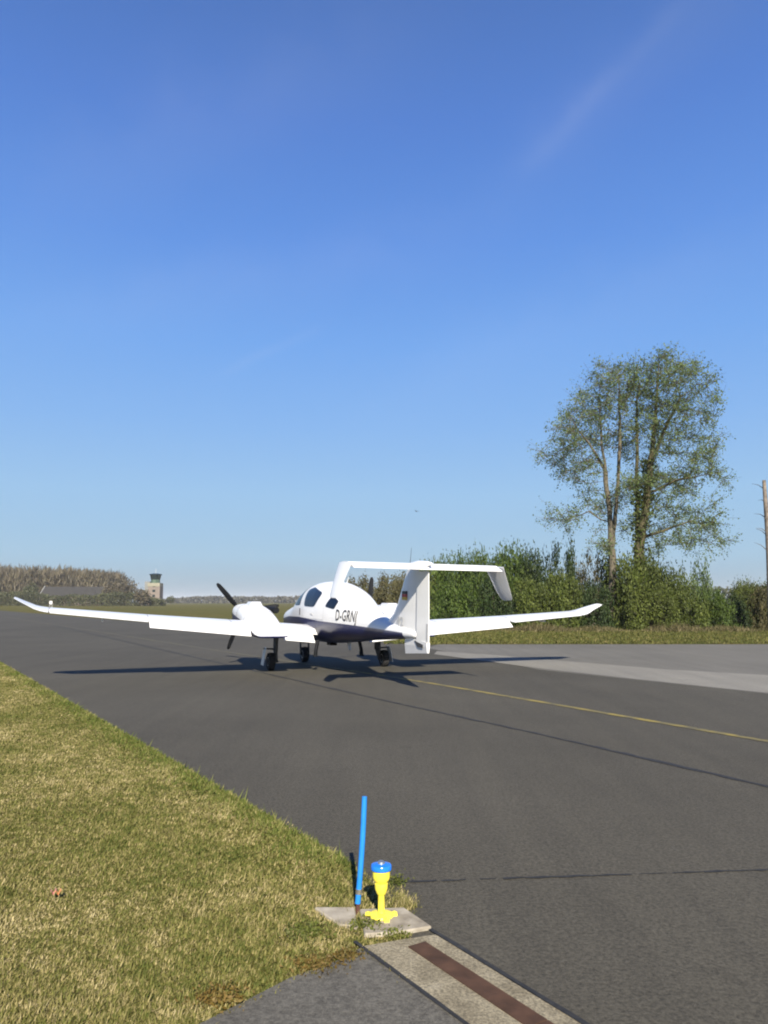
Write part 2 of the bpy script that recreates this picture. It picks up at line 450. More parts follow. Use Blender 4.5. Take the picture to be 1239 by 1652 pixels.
path_poly = [tuple(p_sl), gp(545, 1553), gp(505, 1568), gp(470, 1580), gp(420, 1606), gp(330, 1652), (-1.5, 2.2), (-4, 0), (-9, -6), tuple(sl2)]
tag(sheet('path', path_poly, .010, M['apron']), 'grey asphalt path at the bottom of the view', kind='structure')

# slabs
def slab(name, poly, h, label):
    me = MB(); me.prism(poly, 2, 0.0, h)
    o = me.build(name, M['slab']); 
    bm = bmesh.new(); bm.from_mesh(o.data)
    bmesh.ops.bevel(bm, geom=[e for e in bm.edges], offset=.006, segments=1, affect='EDGES')
    bm.to_mesh(o.data); bm.free()
    return tag(o, label, 'slab')
slab('concrete_slab', [gp(507, 1470), gp(572, 1470), gp(578, 1502), gp(548, 1499)], .022, 'small pinkish concrete slab sunk in the grass left of the blue pole')
slab('concrete_slab', [gp(580, 1474), gp(652, 1471), gp(697, 1502), gp(640, 1512), gp(588, 1515)], .024, 'weathered concrete slab under the yellow lamp')

# ------------------------------------------------------------------ edge lamp and blue pole
lx, ly = gp(615, 1486)
lamp = empty('taxiway_light', (lx, ly, .022)); tag(lamp, 'yellow taxiway edge lamp with a blue lens on a flanged foot', 'lamp'); lamp.scale = (1, 1, .95)
foot = MB(); foot.lathe([(.0, .0), (.058, .0), (.062, .006), (.058, .014), (.03, .02), (0, .021)], 28)
foot.box((.022, -.055, .008), (.026, .05, .014), rz=R(15)); foot.box((-.055, .008, .008), (.05, .03, .014)); foot.box((.058, .012, .008), (.045, .026, .014))
foot = autosmooth(foot.build('base_flange', M['yellow_paint'], lamp))
for i, (bx_, by_) in enumerate(((.03, -.066), (-.066, .008), (.066, .014))):
    mb = MB(); mb.lathe([(0, .013), (.008, .013), (.008, .021), (0, .022)], 6, (bx_, by_, 0)); mb.build('bolt', M['yellow_paint'], foot)
autosmooth(MB().lathe([(0, .018), (.019, .018), (.0165, .03), (.0165, .115), (.0185, .118), (0, .118)], 20).build('stem', M['yellow_paint'], lamp))
autosmooth(MB().lathe([(0, .112), (.020, .112), (.024, .118), (.032, .14), (.033, .158), (.033, .168), (.028, .17), (0, .17)], 24).build('coupling', M['yellow_paint'], lamp))
autosmooth(MB().lathe([(0, .168), (.027, .168), (.030, .174), (.040, .186), (.044, .2), (.0445, .232), (.041, .236), (0, .236)], 28).build('lamp_body', M['yellow_paint'], lamp))
autosmooth(MB().lathe([(0, .235), (.049, .235), (.052, .239), (.052, .257), (.049, .262), (.030, .267), (0, .268)], 28).build('lens', M['blue_lens'], lamp))
autosmooth(MB().lathe([(0, .266), (.019, .266), (.017, .277), (.008, .282), (0, .283)], 16).build('cap', M['steel'], lamp))

px_, py_ = gp(577, 1474)
pole = empty('marker_pole', (px_, py_, 0)); tag(pole, 'thin bright blue marker pole leaning slightly beside the yellow lamp', 'pole')
tp = at(588, 1285, py_ + .02) - Vector((px_, py_, 0))
pts = [Vector((0, 0, .05)).lerp(tp, t) + Vector((math.sin(t * 3.1) * .004, 0, 0)) for t in np.linspace(0, 1, 10)]
autosmooth(MB().tube(pts, [.0145] * 9 + [.0135], 14).build('rod', M['blue_pole'], pole))
MB().tube([(0, 0, -.02), (0.001, 0, .06)], .0105, 12).build('stub', M['rust_stub'], pole)
autosmooth(MB().tube([tuple(pts[1] - Vector((0, 0, .012))), tuple(pts[1] + Vector((0.001, 0, .012)))], .0165, 14).build('clamp', M['steel'], pole))

# ------------------------------------------------------------------ aircraft
TH = 21.5
air = empty('light_aircraft', (-1.215, 18.48, 0), (R(1.25), R(.593), R(TH)))
tag(air, 'white and navy twin propeller light aircraft with T tail parked on the taxiway', 'aircraft')

FS = [  # y, half width, top, bottom  (y forward of the main wheels)
    (4.12, .04, 1.07, .97), (4.03, .15, 1.17, .87), (3.8, .26, 1.25, .79), (3.4, .37, 1.33, .73), (2.8, .475, 1.42, .67), (2.25, .55, 1.50, .63), (1.9, .585, 1.57, .61),
    (1.65, .60, 1.72, .60), (1.25, .62, 1.91, .60), (.85, .63, 2.01, .60), (.4, .635, 2.06, .61), (-.1, .62, 2.075, .63), (-.6, .59, 2.05, .66), (-1.1, .545, 1.98, .70),
    (-1.6, .47, 1.88, .75), (-2.0, .39, 1.77, .79), (-2.4, .315, 1.62, .83), (-2.8, .25, 1.47, .87), (-3.3, .195, 1.34, .91), (-3.9, .155, 1.25, .96),
    (-4.5, .12, 1.20, 1.01), (-4.85, .08, 1.17, 1.04), (-4.95, .03, 1.13, 1.07)]
FSA = np.array(FS)[::-1]
def fs(y): return [np.interp(y, FSA[:, 0], FSA[:, i]) for i in (1, 2, 3)]
def widest(y): 
    h, t, b_ = fs(y); return b_ + (t - b_) * np.interp(y, [-5, -2.5, 0, 1.6, 4.1], [.5, .45, .40, .48, .5])
def fus_pt(y, a, off=0):
    """a: angle from +x side, ccw looking forward from behind"""
    h, t, b_ = fs(y); zc = widest(y); c, s = math.cos(a), math.sin(a)
    n = 2.35
    x = math.copysign(abs(c) ** (2 / n), c) * (h + off)
    z = math.copysign(abs(s) ** (2 / n), s) * ((t - zc if s > 0 else zc - b_) + off)
    return (x, y, zc + z)
def side_x(y, z, off=0):
    h, t, b_ = fs(y); zc = widest(y); H = (t - zc) if z > zc else (zc - b_)
    q = min(.999, abs((z - zc) / H)); return (h) * (1 - q ** 2.35) ** (1 / 2.35) + off
ys = np.concatenate([np.linspace(4.12, 3.8, 8), np.linspace(3.7, -4.8, 66), [-4.87, -4.95]])
NA = 40
fus = MB().loft([[fus_pt(y, 2 * math.pi * i / NA) for i in range(NA)] for y in ys]).build('fuselage', M['livery'], air, True)

def side_patch(name, poly, side, mat, off=.006, rings=7, sub=6):
    """a panel lying on the fuselage side, outline in (y, z)"""
    P = []
    for i in range(len(poly)):
        a, b_ = Vector(poly[i]), Vector(poly[(i + 1) % len(poly)])
        P += [a.lerp(b_, j / sub) for j in range(sub)]
    # soften the corners
    for _ in range(1): P = [(P[i - 1] + P[i] * 2 + P[(i + 1) % len(P)]) / 4 for i in range(len(P))]
    c = sum(P, Vector((0, 0))) / len(P); n_ = len(P); V = []; F = []
    for r in range(rings, 0, -1):
        for p in P:
            q = c.lerp(p, r / rings); V.append((side * side_x(q.x, q.y, off), q.x, q.y))
    V.append((side * side_x(c.x, c.y, off), c.x, c.y))
    for r in range(rings - 1):
        for i in range(n_): F.append((r * n_ + i, r * n_ + (i + 1) % n_, (r + 1) * n_ + (i + 1) % n_, (r + 1) * n_ + i))
    r = rings - 1
    for i in range(n_): F.append((r * n_ + i, r * n_ + (i + 1) % n_, len(V) - 1))
    return mesh_py(name, V, F, mat, air, True)

for s in (-1, 1):
    side_patch('door_window', [(.42, 1.47), (.60, 1.86), (.22, 1.93), (-.62, 1.80), (-.34, 1.47)], s, M['glass'])
    side_patch('rear_window', [(-1.0, 1.50), (-1.20, 1.75), (-1.60, 1.63), (-1.48, 1.45)], s, M['glass'])
    side_patch('windscreen_side', [(1.72, 1.50), (1.55, 1.60), (1.30, 1.82), (1.10, 1.90), (.92, 1.94), (.86, 1.75), (.80, 1.49), (1.2, 1.47)], s, M['glass'])
V = []; F = []
for i in range(9):
    y = 1.72 - i * .085
    for j in range(17):
        V.append(fus_pt(y, R(52 + j * 76 / 16), .006))
        if i and j: q = i * 17 + j; F.append((q - 18, q - 17, q, q - 1))
mesh_py('windscreen', V, F, M['glass'], air, True)
# door outline seams
def seam(name, pts, side):
    V = []; F = []; P = []
    for a, b_ in zip(pts, pts[1:]):
        P += [Vector(a).lerp(Vector(b_), j / 8) for j in range(8)]
    P.append(Vector(pts[-1]))
    for i, p in enumerate(P):
        t = (P[min(i + 1, len(P) - 1)] - P[max(i - 1, 0)]).normalized(); nn_ = Vector((-t.y, t.x)) * .006
        for q in (p + nn_, p - nn_): V.append((side * side_x(q.x, q.y, .004), q.x, q.y))
        if i: F.append((2 * i - 2, 2 * i - 1, 2 * i + 1, 2 * i))
    return mesh_py(name, V, F, M['grey'], air)
seam('door_seam', [(.7, 1.9), (.52, 1.44), (.5, 1.2)], -1); seam('door_seam', [(-.72, 1.85), (-.95, 1.5), (-.95, 1.2), (.5, 1.2)], -1)
MB().box((-side_x(.75, 1.33, .004), .75, 1.33), (.012, .05, .16)).build('door_handle', M['dark_metal'], air)
MB().box((-side_x(-.2, 1.3, .003), -.2, 1.3), (.012, .2, .03)).build('placard', M['grey'], air)

def text_mesh(s, size):
    cu = bpy.data.curves.new('txt', 'FONT'); cu.body = s; cu.size = size; cu.resolution_u = 3; cu.space_character = 1.05
    cu.offset = size * .012
    o = bpy.data.objects.new('txt', cu); S.collection.objects.link(o)
    me = bpy.data.meshes.new_from_object(o.evaluated_get(bpy.context.evaluated_depsgraph_get()))
    bpy.data.objects.remove(o); bpy.data.curves.remove(cu)
    bm = bmesh.new(); bm.from_mesh(me)
    bmesh.ops.triangulate(bm, faces=bm.faces)
    for _ in range(2): 
        bmesh.ops.subdivide_edges(bm, edges=[e for e in bm.edges if e.calc_length() > size * .12], cuts=1)
        bmesh.ops.triangulate(bm, faces=[f for f in bm.faces if len(f.verts) > 3])
    bm.to_mesh(me); bm.free(); return me
bpy.context.view_layer.update()
def put_text(name, s, size, fn, mat, parent, length=None):
    me = text_mesh(s, size)
    x0 = min(v.co.x for v in me.vertices); x1 = max(v.co.x for v in me.vertices)
    sc = (length / (x1 - x0)) if length else 1
    for v in me.vertices: v.co = fn((v.co.x - x0) * sc, v.co.y)
    me.materials.clear(); me.materials.append(mat)
    return link(bpy.data.objects.new(name, me), parent)
for s in (-1, 1):
    y0 = -1.60
    fn = (lambda u, v: Vector((-side_x(y0 - u, 1.225 + v, .008), y0 - u, 1.225 + v))) if s < 0 else \
         (lambda u, v: Vector((side_x(-2.86 + u, 1.205 + v, .008), -2.86 + u, 1.205 + v)))
    put_text('registration', 'D-GRNJ', .33, fn, M['ink'], air, .86)

# wings
def airfoil(n=14, th=.14, camber=.025, x_end=1.0):
    up = []; lo = []
    for i in range(n + 1):
        x = (1 - math.cos(math.pi * i / n)) / 2 * x_end
        t = 5 * th * (.2969 * math.sqrt(x) - .126 * x - .3516 * x * x + .2843 * x ** 3 - .1015 * x ** 4) + .0015
        c = camber * 4 * x * (1 - x)
        up.append((x, c + t)); lo.append((x, c - t))
    return up[::-1] + lo[1:]
WT = np.array([  # lateral, leading edge y, chord, z
    (.35, .78, 1.55, .895), (.62, .75, 1.52, .91), (1.4, .68, 1.45, .97), (2.1, .55, 1.36, 1.03), (4.3, .05, 1.12, 1.205), (6.2, -.36, .86, 1.375), (6.42, -.42, .80, 1.40)])
def wt(l): return [np.interp(l, WT[:, 0], WT[:, i]) for i in (1, 2, 3)]
def wpt(side, l, xc, zc, le, ch, z, inc=R(2.0)):
    y = le - xc * ch; zz = z + zc * ch - xc * ch * math.sin(inc)
    return (side * l, y, zz)
def make_wing(side):
    w = MB(); HX = .73
    rings = []
    for l in list(np.linspace(.35, 6.2, 22)):
        le, ch, z = wt(l); rings.append([wpt(side, l, x, zz, le, ch, z) for x, zz in airfoil(14, .15 - .01 * l, .03, HX)])
    w.loft(rings)
    rings = []
    tipst = [(6.206, -.36, .86, 1.375, 0), (6.35, -.41, .79, 1.40, 0), (6.47, -.47, .68, 1.435, .45), (6.58, -.57, .56, 1.49, .5), (6.70, -.70, .45, 1.55, .5), (6.79, -.82, .36, 1.60, .5), (6.83, -.90, .27, 1.62, .5)]
    for l, le, ch, z, tilt in tipst:
        r_ = []
        for x, zz in airfoil(14, .10, .02):
            p = wpt(side, l, x, zz * math.cos(tilt), le, ch, z); r_.append((p[0] - side * zz * ch * math.sin(tilt), p[1], p[2]))
        rings.append(r_)
    w2 = MB().loft(rings)
    o = autosmooth(w.build('wing', M['white'], air), 50)
    autosmooth(w2.build('winglet', M['white'], o), 50)
    def surf(name, l0, l1, defl, drop=0):
        rg = []
        for l in np.linspace(l0, l1, 6):
            le, ch, z = wt(l); a = [p for p in airfoil(22, .15 - .01 * l, .03) if p[0] >= HX + .006]
            hx, hz = HX, .02
            r_ = []
            for x, zz in a:
                dx, dz = x - hx, zz - hz; c, s = math.cos(defl), math.sin(defl)
                r_.append(wpt(side, l, hx + dx * c + dz * s, hz - dx * s + dz * c - drop, le, ch, z))
            rg.append(r_)
        return autosmooth(MB().loft(rg).build(name, M['white'], o), 50)
    surf('inner_flap', .66, 1.38, R(24), .012); surf('outer_flap', 2.12, 4.28, R(22), .012); surf('aileron', 4.31, 6.18, R(2))
    def gap(name, l0, l1, xc0, xc1, w_=.010):
        V = []; F = []
        for i in range(9):
            t = i / 8; l = l0 + (l1 - l0) * t; xc = xc0 + (xc1 - xc0) * t; le, ch, z = wt(l)
            pr = airfoil(30, .15 - .01 * l, .03); up = sorted([p for p in pr[:31]])
            zz = np.interp(xc, [p[0] for p in up], [p[1] for p in up])
            tt = Vector((side, 0, 0)) if abs(l1 - l0) > .05 else Vector((0, 1, 0)); ww = Vector((0, w_, 0)) if abs(l1 - l0) > .05 else Vector((w_, 0, 0))
            p = Vector(wpt(side, l, xc, zz, le, ch, z)) + Vector((0, 0, .004)); V += [p - ww / 2, p + ww / 2]
            if i: F.append((2 * i - 2, 2 * i - 1, 2 * i + 1, 2 * i))
        mesh_py(name, V, F, M['seam'], o)
    gap('surface_gap', .66, 1.38, .722, .722, .014); gap('surface_gap', 2.12, 4.28, .722, .722, .014); gap('surface_gap', 4.31, 6.18, .722, .722, .012)
    gap('panel_seam', 2.5, 2.5, .1, .7); gap('panel_seam', 4.3, 4.3, .1, .72); gap('panel_seam', 6.2, 6.2, .1, .72)
    for l in (2.6, 3.8, 5.2):
        le, ch, z = wt(l); MB().box((side * l, le - .76 * ch, z - .10 * ch), (.025, .24, .05)).build('hinge_fairing', M['white'], o)
    le, ch, z = wt(6.3)
    MB().lathe([(0, -.06), (.018, -.05), (.022, 0), (.014, .05), (0, .06)], 10, (side * 6.5, -.5, 1.44), 'Y').build('navigation_light', M['lens_green'] if side > 0 else M['lens_red'], o)
    return o
make_wing(-1); make_wing(1)

# engine nacelles and propellers
NS = np.array([(2.22, .18, 1.41, 1.08), (2.12, .25, 1.44, 1.03), (1.9, .325, 1.47, .95), (1.5, .365, 1.49, .87), (.9, .38, 1.48, .81), (.3, .38, 1.40, .78), (-.2, .37, 1.26, .78), (-.6, .36, 1.11, .785), (-1.0, .34, .97, .80), (-1.25, .32, .885, .83), (-1.30, .31, .86, .84)])[::-1]
def make_engine(side, angles):
    lx_ = side * 1.745
    def ring(y):
        h, t, b_ = [np.interp(y, NS[:, 0], NS[:, i]) for i in (1, 2, 3)]; zc = (t + b_) / 2; r_ = []
        for i in range(28):
            a = 2 * math.pi * i / 28; c, s = math.cos(a), math.sin(a)
            r_.append((lx_ + math.copysign(abs(c) ** .6, c) * h, y, zc + math.copysign(abs(s) ** .7, s) * (t - zc)))
        return r_
    nac = MB().loft([ring(y) for y in np.linspace(2.22, -1.30, 40)]).build('nacelle', M['nacelle_livery'], air, True)
    for ys_ in (1.95, 1.05, .15):
        V = []; F = []; c_ = np.array([lx_, 0, 0])
        for yy_ in (ys_, ys_ - .022):
            for p in ring(yy_): q = Vector(p); zc_ = 1.13; V.append((lx_ + (q.x - lx_) * 1.008, q.y, zc_ + (q.z - zc_) * 1.010))
        F = [(i, (i + 1) % 28, 28 + (i + 1) % 28, 28 + i) for i in range(28)]
        mesh_py('cowl_seam', V, F, M['seam'], nac)
    # scoop on top, intake lips, exhaust
    MB().loft([[(lx_ + a * w, y, z) for a, z in ((-1, z0), (-.6, z1), (.6, z1), (1, z0))] for y, w, z0, z1 in ((1.1, .16, 1.45, 1.55), (.6, .17, 1.44, 1.56), (.05, .12, 1.33, 1.40))]).build('air_scoop', M['white'], nac)
    MB().box((lx_, 1.12, 1.51), (.22, .02, .06)).build('scoop_mouth', M['black'], nac)
    MB().tube([(lx_ - side * .30, 1.25, 1.34), (lx_ - side * .42, 1.0, 1.36), (lx_ - side * .50, .62, 1.36)], [.075, .08, .075], 12).build('exhaust_pipe', M['black'], nac)
    MB().box((lx_ - side * .345, 1.35, 1.33), (.06, .5, .13)).build('cooling_vent', M['black'], nac)
    for s in (-1, 1):
        MB().lathe([(.07, 0), (.075, .02), (.06, .03), (.0, .0)], 14, (lx_ + s * .19, 2.02, 1.16), 'Y').build('intake', M['black'], nac)
    zc = 1.247
    prop = link(bpy.data.objects.new('propeller', None), air); prop.location = (lx_, 2.31, zc)
    autosmooth(MB().lathe([(0, -.10), (.165, -.10), (.17, -.05), (.155, .05), (.11, .16), (.05, .24), (0, .26)], 24, (0, 0, 0), 'Y').build('spinner', M['white'], prop))
    for ang in angles:
        a = R(ang); e = Vector((math.cos(a), 0, math.sin(a))); tdir = Vector((-math.sin(a), 0, math.cos(a))); f = Vector((0, 1, 0))
        rings = []
        for r_, c_, tw, th in ((.10, .075, 62, .05), (.2, .095, 52, .035), (.35, .125, 40, .024), (.55, .13, 30, .017), (.78, .115, 24, .012), (.93, .09, 20, .009), (.985, .045, 19, .006)):
            t = R(tw); ch = tdir * math.cos(t) + f * math.sin(t); nn_ = f * math.cos(t) - tdir * math.sin(t)
            rings.append([e * r_ + ch * (c_ * .55 * math.cos(w)) + nn_ * (th * .6 * math.sin(w)) for w in [2 * math.pi * q / 12 for q in range(12)]])
        MB().loft(rings).build('blade', M['black'], prop, True)
make_engine(-1, (132, 11, 251)); make_engine(1, (86, 206, 326))

# landing gear
def wheel(parent, x, y, zg, r_, w):
    t = autosmooth(MB().lathe([(r_ * .5, -w * .42), (r_ * .8, -w * .5), (r_ * .95, -w * .42), (r_, -w * .2), (r_, w * .2), (r_ * .95, w * .42), (r_ * .8, w * .5), (r_ * .5, w * .42)], 28, (x, y, zg + r_), 'X').build('tyre', M['tyre'], parent))
    h = MB(); h.lathe([(0, -w * .36), (r_ * .3, -w * .40), (r_ * .5, -w * .43), (r_ * .52, -w * .2), (r_ * .52, w * .2), (r_ * .5, w * .43), (r_ * .3, w * .40), (0, w * .36)], 20, (x, y, zg + r_), 'X')
    autosmooth(h.build('rim', M['grey'], parent)); return t
def gnd(x, y): return -(math.tan(R(1.25)) * y - math.tan(R(.593)) * x)
for side in (-1, 1):
    x = side * 1.42; YG = .3; zg = gnd(x, YG)
    g = link(bpy.data.objects.new('main_gear', None), air)
    wheel(g, x, YG, zg, .205, .16)
    st = MB(); st.tube([(x - side * .15, YG + .16, .88), (x - side * .14, YG + .15, .42)], .06, 12); st.tube([(x - side * .14, YG + .17, .48), (x - side * .12, YG, zg + .205)], .05, 10); st.tube([(x - side * .17, YG, zg + .205), (x, YG, zg + .205)], .03, 10)
    st.tube([(x - side * .13, YG + .02, .74), (x - side * .12, YG + .03, zg + .30)], .04, 10)
    autosmooth(st.build('leg', M['dark_metal'], g))
    a_, b_ = x + side * .13, x + side * .20
    MB().tube([(x - side * .13, YG + .13, .46), (x + side * .155, YG + .10, .47)], .018, 8).build('door_link', M['dark_metal'], g)
    MB().add([(a_, YG + .20, .50), (a_, YG - .02, .50), (b_, YG - .08, zg + .12), (b_, YG + .16, zg + .12), (a_ + .014, YG + .20, .50), (a_ + .014, YG - .02, .50), (b_ + .014, YG - .08, zg + .12), (b_ + .014, YG + .16, zg + .12)],
             [(0, 1, 2, 3), (7, 6, 5, 4), (0, 4, 5, 1), (1, 5, 6, 2), (2, 6, 7, 3), (3, 7, 4, 0)]).build('gear_door', M['white'], g)
g = link(bpy.data.objects.new('nose_gear', None), air); zg = gnd(0, 2.45)
wheel(g, 0, 2.45, zg, .20, .17)
st = MB(); st.tube([(0, 2.56, .75), (0, 2.50, .44)], .06, 12); st.tube([(-.11, 2.45, zg + .20), (-.11, 2.50, .46), (.11, 2.50, .46), (.11, 2.45, zg + .20)], .028, 8); st.tube([(-.11, 2.45, zg + .20), (.11, 2.45, zg + .20)], .02, 8)
autosmooth(st.build('leg', M['dark_metal'], g))
for s in (-1, 1): MB().prism([(2.9, .68), (2.3, .66), (2.35, .5), (2.8, .48)], 0, s * .17, s * .18).build('gear_door', M['white'], g)
# boarding steps, belly antennas
for s in (-1, 1):
    m_ = MB(); m_.tube([(s * .50, -.42, .72), (s * .55, -.44, .50), (s * .56, -.44, .37)], [.04, .042, .046], 8); m_.box((s * .56, -.45, .36), (.10, .09, .025))
    m_.build('boarding_step', M['black'], air)
MB().prism([(-1.0, .72), (-1.25, .74), (-1.27, .56), (-1.19, .54)], 0, -.012, .012).build('belly_antenna', M['grey'], air)
MB().box((0, .1, .60), (.16, .3, .07)).build('belly_drain', M['black'], air)
MB().tube([(0, -.9, 2.01), (0, -1.02, 2.16)], [.012, .006], 6).build('roof_antenna', M['white'], air)

# fin, rudder, tailplane
def slab_foil(name, outline, th, mat, parent, smooth=True):
    """vertical surface with rounded thickness: rows of (z, y_front, y_back)"""
    rings = []
    for z, yf, yb in outline:
        ch = yf - yb; rings.append([(zz * min(th, ch * .13) / .12, yf - x * ch, z) for x, zz in airfoil(12, .12, 0)])
    return autosmooth(MB().loft(rings).build(name, mat, parent), 50)
fin_le = [(1.10, -3.0), (1.22, -3.25), (1.32, -3.55), (1.45, -3.80), (1.65, -4.0), (1.95, -4.20), (2.29, -4.42)]
HY = -4.93
fin = slab_foil('fin', [(z, y, HY) for z, y in fin_le], .11, M['white'], air)
rudder = MB()
rings = []
for z, yb in ((.95, -5.37), (1.2, -5.385), (1.7, -5.375), (2.235, -5.35)):
    rings.append([(-.042, HY - .01, z), (-.03, HY - .2, z), (-.006, yb, z), (.006, yb, z), (.03, HY - .2, z), (.042, HY - .01, z)])
rudder = autosmooth(MB().loft(rings).build('rudder', M['white'], air), 40)
MB().prism([(-5.29, 1.0), (-5.375, 1.0), (-5.375, 1.32), (-5.29, 1.32)], 0, -.016, .016).build('trim_tab', M['grey'], rudder)
vf = MB().loft([[(-.04 * q, -4.42, z0), (-.03 * q, -5.36, z1), (.03 * q, -5.36, z1), (.04 * q, -4.42, z0)] for z0, z1, q in ((1.06, 1.0, 1), (.9, .93, 1), (.74, .82, .6))]).build('ventral_fin', M['white'], air)
MB().prism([(-4.86, 1.005), (-5.22, .955), (-5.22, .90), (-5.0, .905)], 0, -.047, -.037).build('tail_vent', M['dark_metal'], vf)
for i, mt in enumerate(('flag_black', 'flag_red', 'flag_gold')):
    z1 = 1.88 - i * .055
    MB().prism([(-4.30, z1), (-4.52, z1), (-4.52, z1 - .054), (-4.30, z1 - .054)], 0, -.062, -.05).build('flag_stripe', M[mt], fin)
put_text('fin_lettering', '42', .24, lambda u, v: Vector((-.066, -4.05 - u, 1.235 + v)), M['ink_pale'], fin, .34)
def hs_ring(l, le, ch, z, th=.11, x1=1.0, x0=0):
    return [(l, le - x * ch, z + zz * ch) for x, zz in airfoil(12, th, 0, x1)]
ST = 1.44
stab = autosmooth(MB().loft([hs_ring(l, -4.72 - abs(l) * .03, .72 - abs(l) * .03, 2.335, .125, .64) for l in np.linspace(-ST, ST, 9)]).build('tailplane', M['white'], air), 50)
rg = []
D = R(16)
for l in np.linspace(-ST + .02, ST - .02, 5):
    le, ch = -4.72 - abs(l) * .03, .72 - abs(l) * .03; y0 = le - .645 * ch; cc = .36 * ch
    r_ = []
    for x, zz in ((0, .033), (.5, .02), (1, .005), (1, -.005), (.5, -.02), (0, -.033)):
        r_.append((l, y0 - x * cc * math.cos(D) + zz * math.sin(D), 2.335 - x * cc * math.sin(D) + zz))
    rg.append(r_)
autosmooth(MB().loft(rg).build('elevator', M['white'], stab), 40)
for s in (-1, 1):
    rg = []
    for t, ch, yf in ((0, .66, -4.76), (.25, .6, -4.80), (.7, .5, -4.88), (.95, .40, -4.96), (1, .30, -5.02)):
        lx_, z = s * (ST + .01 + .23 * t), 2.345 - .60 * t
        rg.append([(lx_ + zz * ch * .93 * s, yf - x * ch, z + zz * ch * .37) for x, zz in airfoil(12, .12, 0)])
    autosmooth(MB().loft(rg).build('tailplane_tip', M['white'], stab), 50)
fair = MB().loft([[(w * math.cos(a), y, 2.36 + h * math.sin(a)) for a in [2 * math.pi * i / 14 for i in range(14)]] for y, w, h in ((-4.45, .01, .01), (-4.6, .06, .05), (-4.95, .085, .075), (-5.3, .06, .05), (-5.5, .01, .01))]).build('tail_fairing', M['white'], stab, True)
MB().tube([(0, -4.52, 2.38), (-.01, -4.60, 2.68)], [.006, .003], 6).build('whip_antenna', M['dark_metal'], stab)

# ------------------------------------------------------------------ leaves, shrubs, trees
def leaf_quads(P, size, aspect=.55, up=0.0, g=rng):
    """one small diamond-ish quad per point, random orientation"""
    n = len(P); a = g.normal(size=(n, 3)); a /= np.linalg.norm(a, axis=1)[:, None]
    a[:, 2] += up; a /= np.linalg.norm(a, axis=1)[:, None]
    b_ = np.cross(a, g.normal(size=(n, 3))); b_ /= np.linalg.norm(b_, axis=1)[:, None] + 1e-9
    s = (size * g.uniform(.6, 1.35, n))[:, None]
    V = np.stack([P - a * s, P + b_ * s * aspect - a * s * .1, P + a * s, P - b_ * s * aspect - a * s * .1], 1).reshape(-1, 3)
    F = np.arange(4 * n).reshape(-1, 4); return V, F

def clumped(n_cl, n_leaf, shape, spread, g):
    c = []
    while len(c) < n_cl:
        p = g.uniform(-1, 1, 3); p[2] = g.uniform(0, 1)
        if shape(p): c.append(p)
    c = np.array(c); idx = g.integers(0, n_cl, n_leaf)
    return c, c[idx] + g.normal(size=(n_leaf, 3)) * spread * g.uniform(.5, 1.3, (n_leaf, 1))

LM = {
 'green': leaf_mat('mid_green_leaves', [(.024, .046, .009), (.042, .072, .012), (.062, .098, .016), (.088, .13, .028)]),
 'olive': leaf_mat('olive_leaves', [(.040, .058, .012), (.060, .082, .015), (.082, .108, .02), (.11, .135, .034)]),
 'dark': leaf_mat('dark_green_leaves', [(.014, .028, .009), (.022, .042, .012), (.034, .056, .016), (.05, .074, .024)]),
 'brown': leaf_mat('brownish_buds', [(.075, .067, .032), (.10, .09, .04), (.085, .09, .036), (.13, .115, .06)]),
 'fresh': leaf_mat('fresh_spring_leaves', [(.06, .08, .016), (.082, .105, .02), (.10, .125, .026), (.07, .084, .026)]),
 'pale': leaf_mat('pale_grey_green_leaves', [(.13, .185, .065), (.165, .23, .08), (.11, .155, .055), (.19, .245, .105)], .5),
}
M['bark'] = varied('grey_brown_bark', (.075, .066, .048), (.15, .132, .10), 8, .95, .1, bmp=.5)
M['bark_dark'] = varied('mossy_dark_bark', (.05, .046, .026), (.10, .088, .05), 6, .95, .1, bmp=.5)
M['bark_pale'] = varied('pale_birch_bark', (.08, .068, .056), (.24, .20, .165), 5, .9, .2, bmp=.3)

def shrub_mesh(kind, seed):
    g = np.random.default_rng(seed)
    if kind == 'conifer':
        shape = lambda p: p[0] ** 2 + p[1] ** 2 < (1 - p[2]) ** 2 * .9 + .02
        c, P = clumped(90, 8000, shape, .09, g); size = .030
    elif kind == 'upright':
        # many upright shoots, ragged top
        n_s = 60; P = []; c = []
        for i in range(n_s):
            a = g.uniform(0, 6.283); r_ = math.sqrt(g.uniform()) * .85; h = g.uniform(.80, .97) * (1 - .28 * r_ * r_)
            b0 = np.array([r_ * math.cos(a), r_ * math.sin(a), 0]); t = np.sort(g.uniform(.02, 1, 170)); lean = g.normal(size=2) * .08
            w = .19 * (1.05 - t)[:, None] + .06
            q = b0 + np.stack([b0[0] * .15 * t + lean[0] * t, b0[1] * .15 * t + lean[1] * t, t * h], 1) + g.normal(size=(170, 3)) * w
            P.append(q); c.append(b0 + [0, 0, h * .8])
        P = np.concatenate(P); c = np.array(c); size = .030
    else:
        shape = lambda p: (p[0] ** 2 + p[1] ** 2) * (1 + .3 * math.sin(5 * math.atan2(p[1], p[0]) + seed)) + (p[2] * 1.02) ** 2.6 < 1
        c, P = clumped(80 if kind != 'sparse' else 40, 10000 if kind != 'sparse' else 3600, shape, .10, g); size = .032
    P[:, 2] = np.abs(P[:, 2]); 
    V, F = leaf_quads(P, np.full(len(P), size), .6, .3, g)
    st = MB()
    for i in range(16):
        t = c[int(g.integers(0, len(c)))]; b0 = Vector((g.normal() * .18, g.normal() * .18, -.02))
        m1 = b0.lerp(Vector(t), .5) + Vector((g.normal() * .05, g.normal() * .05, .06))
        st.tube([b0, m1, Vector(t)], [.022, .013, .005], 5, False)
    return V, F, st
protos = {}
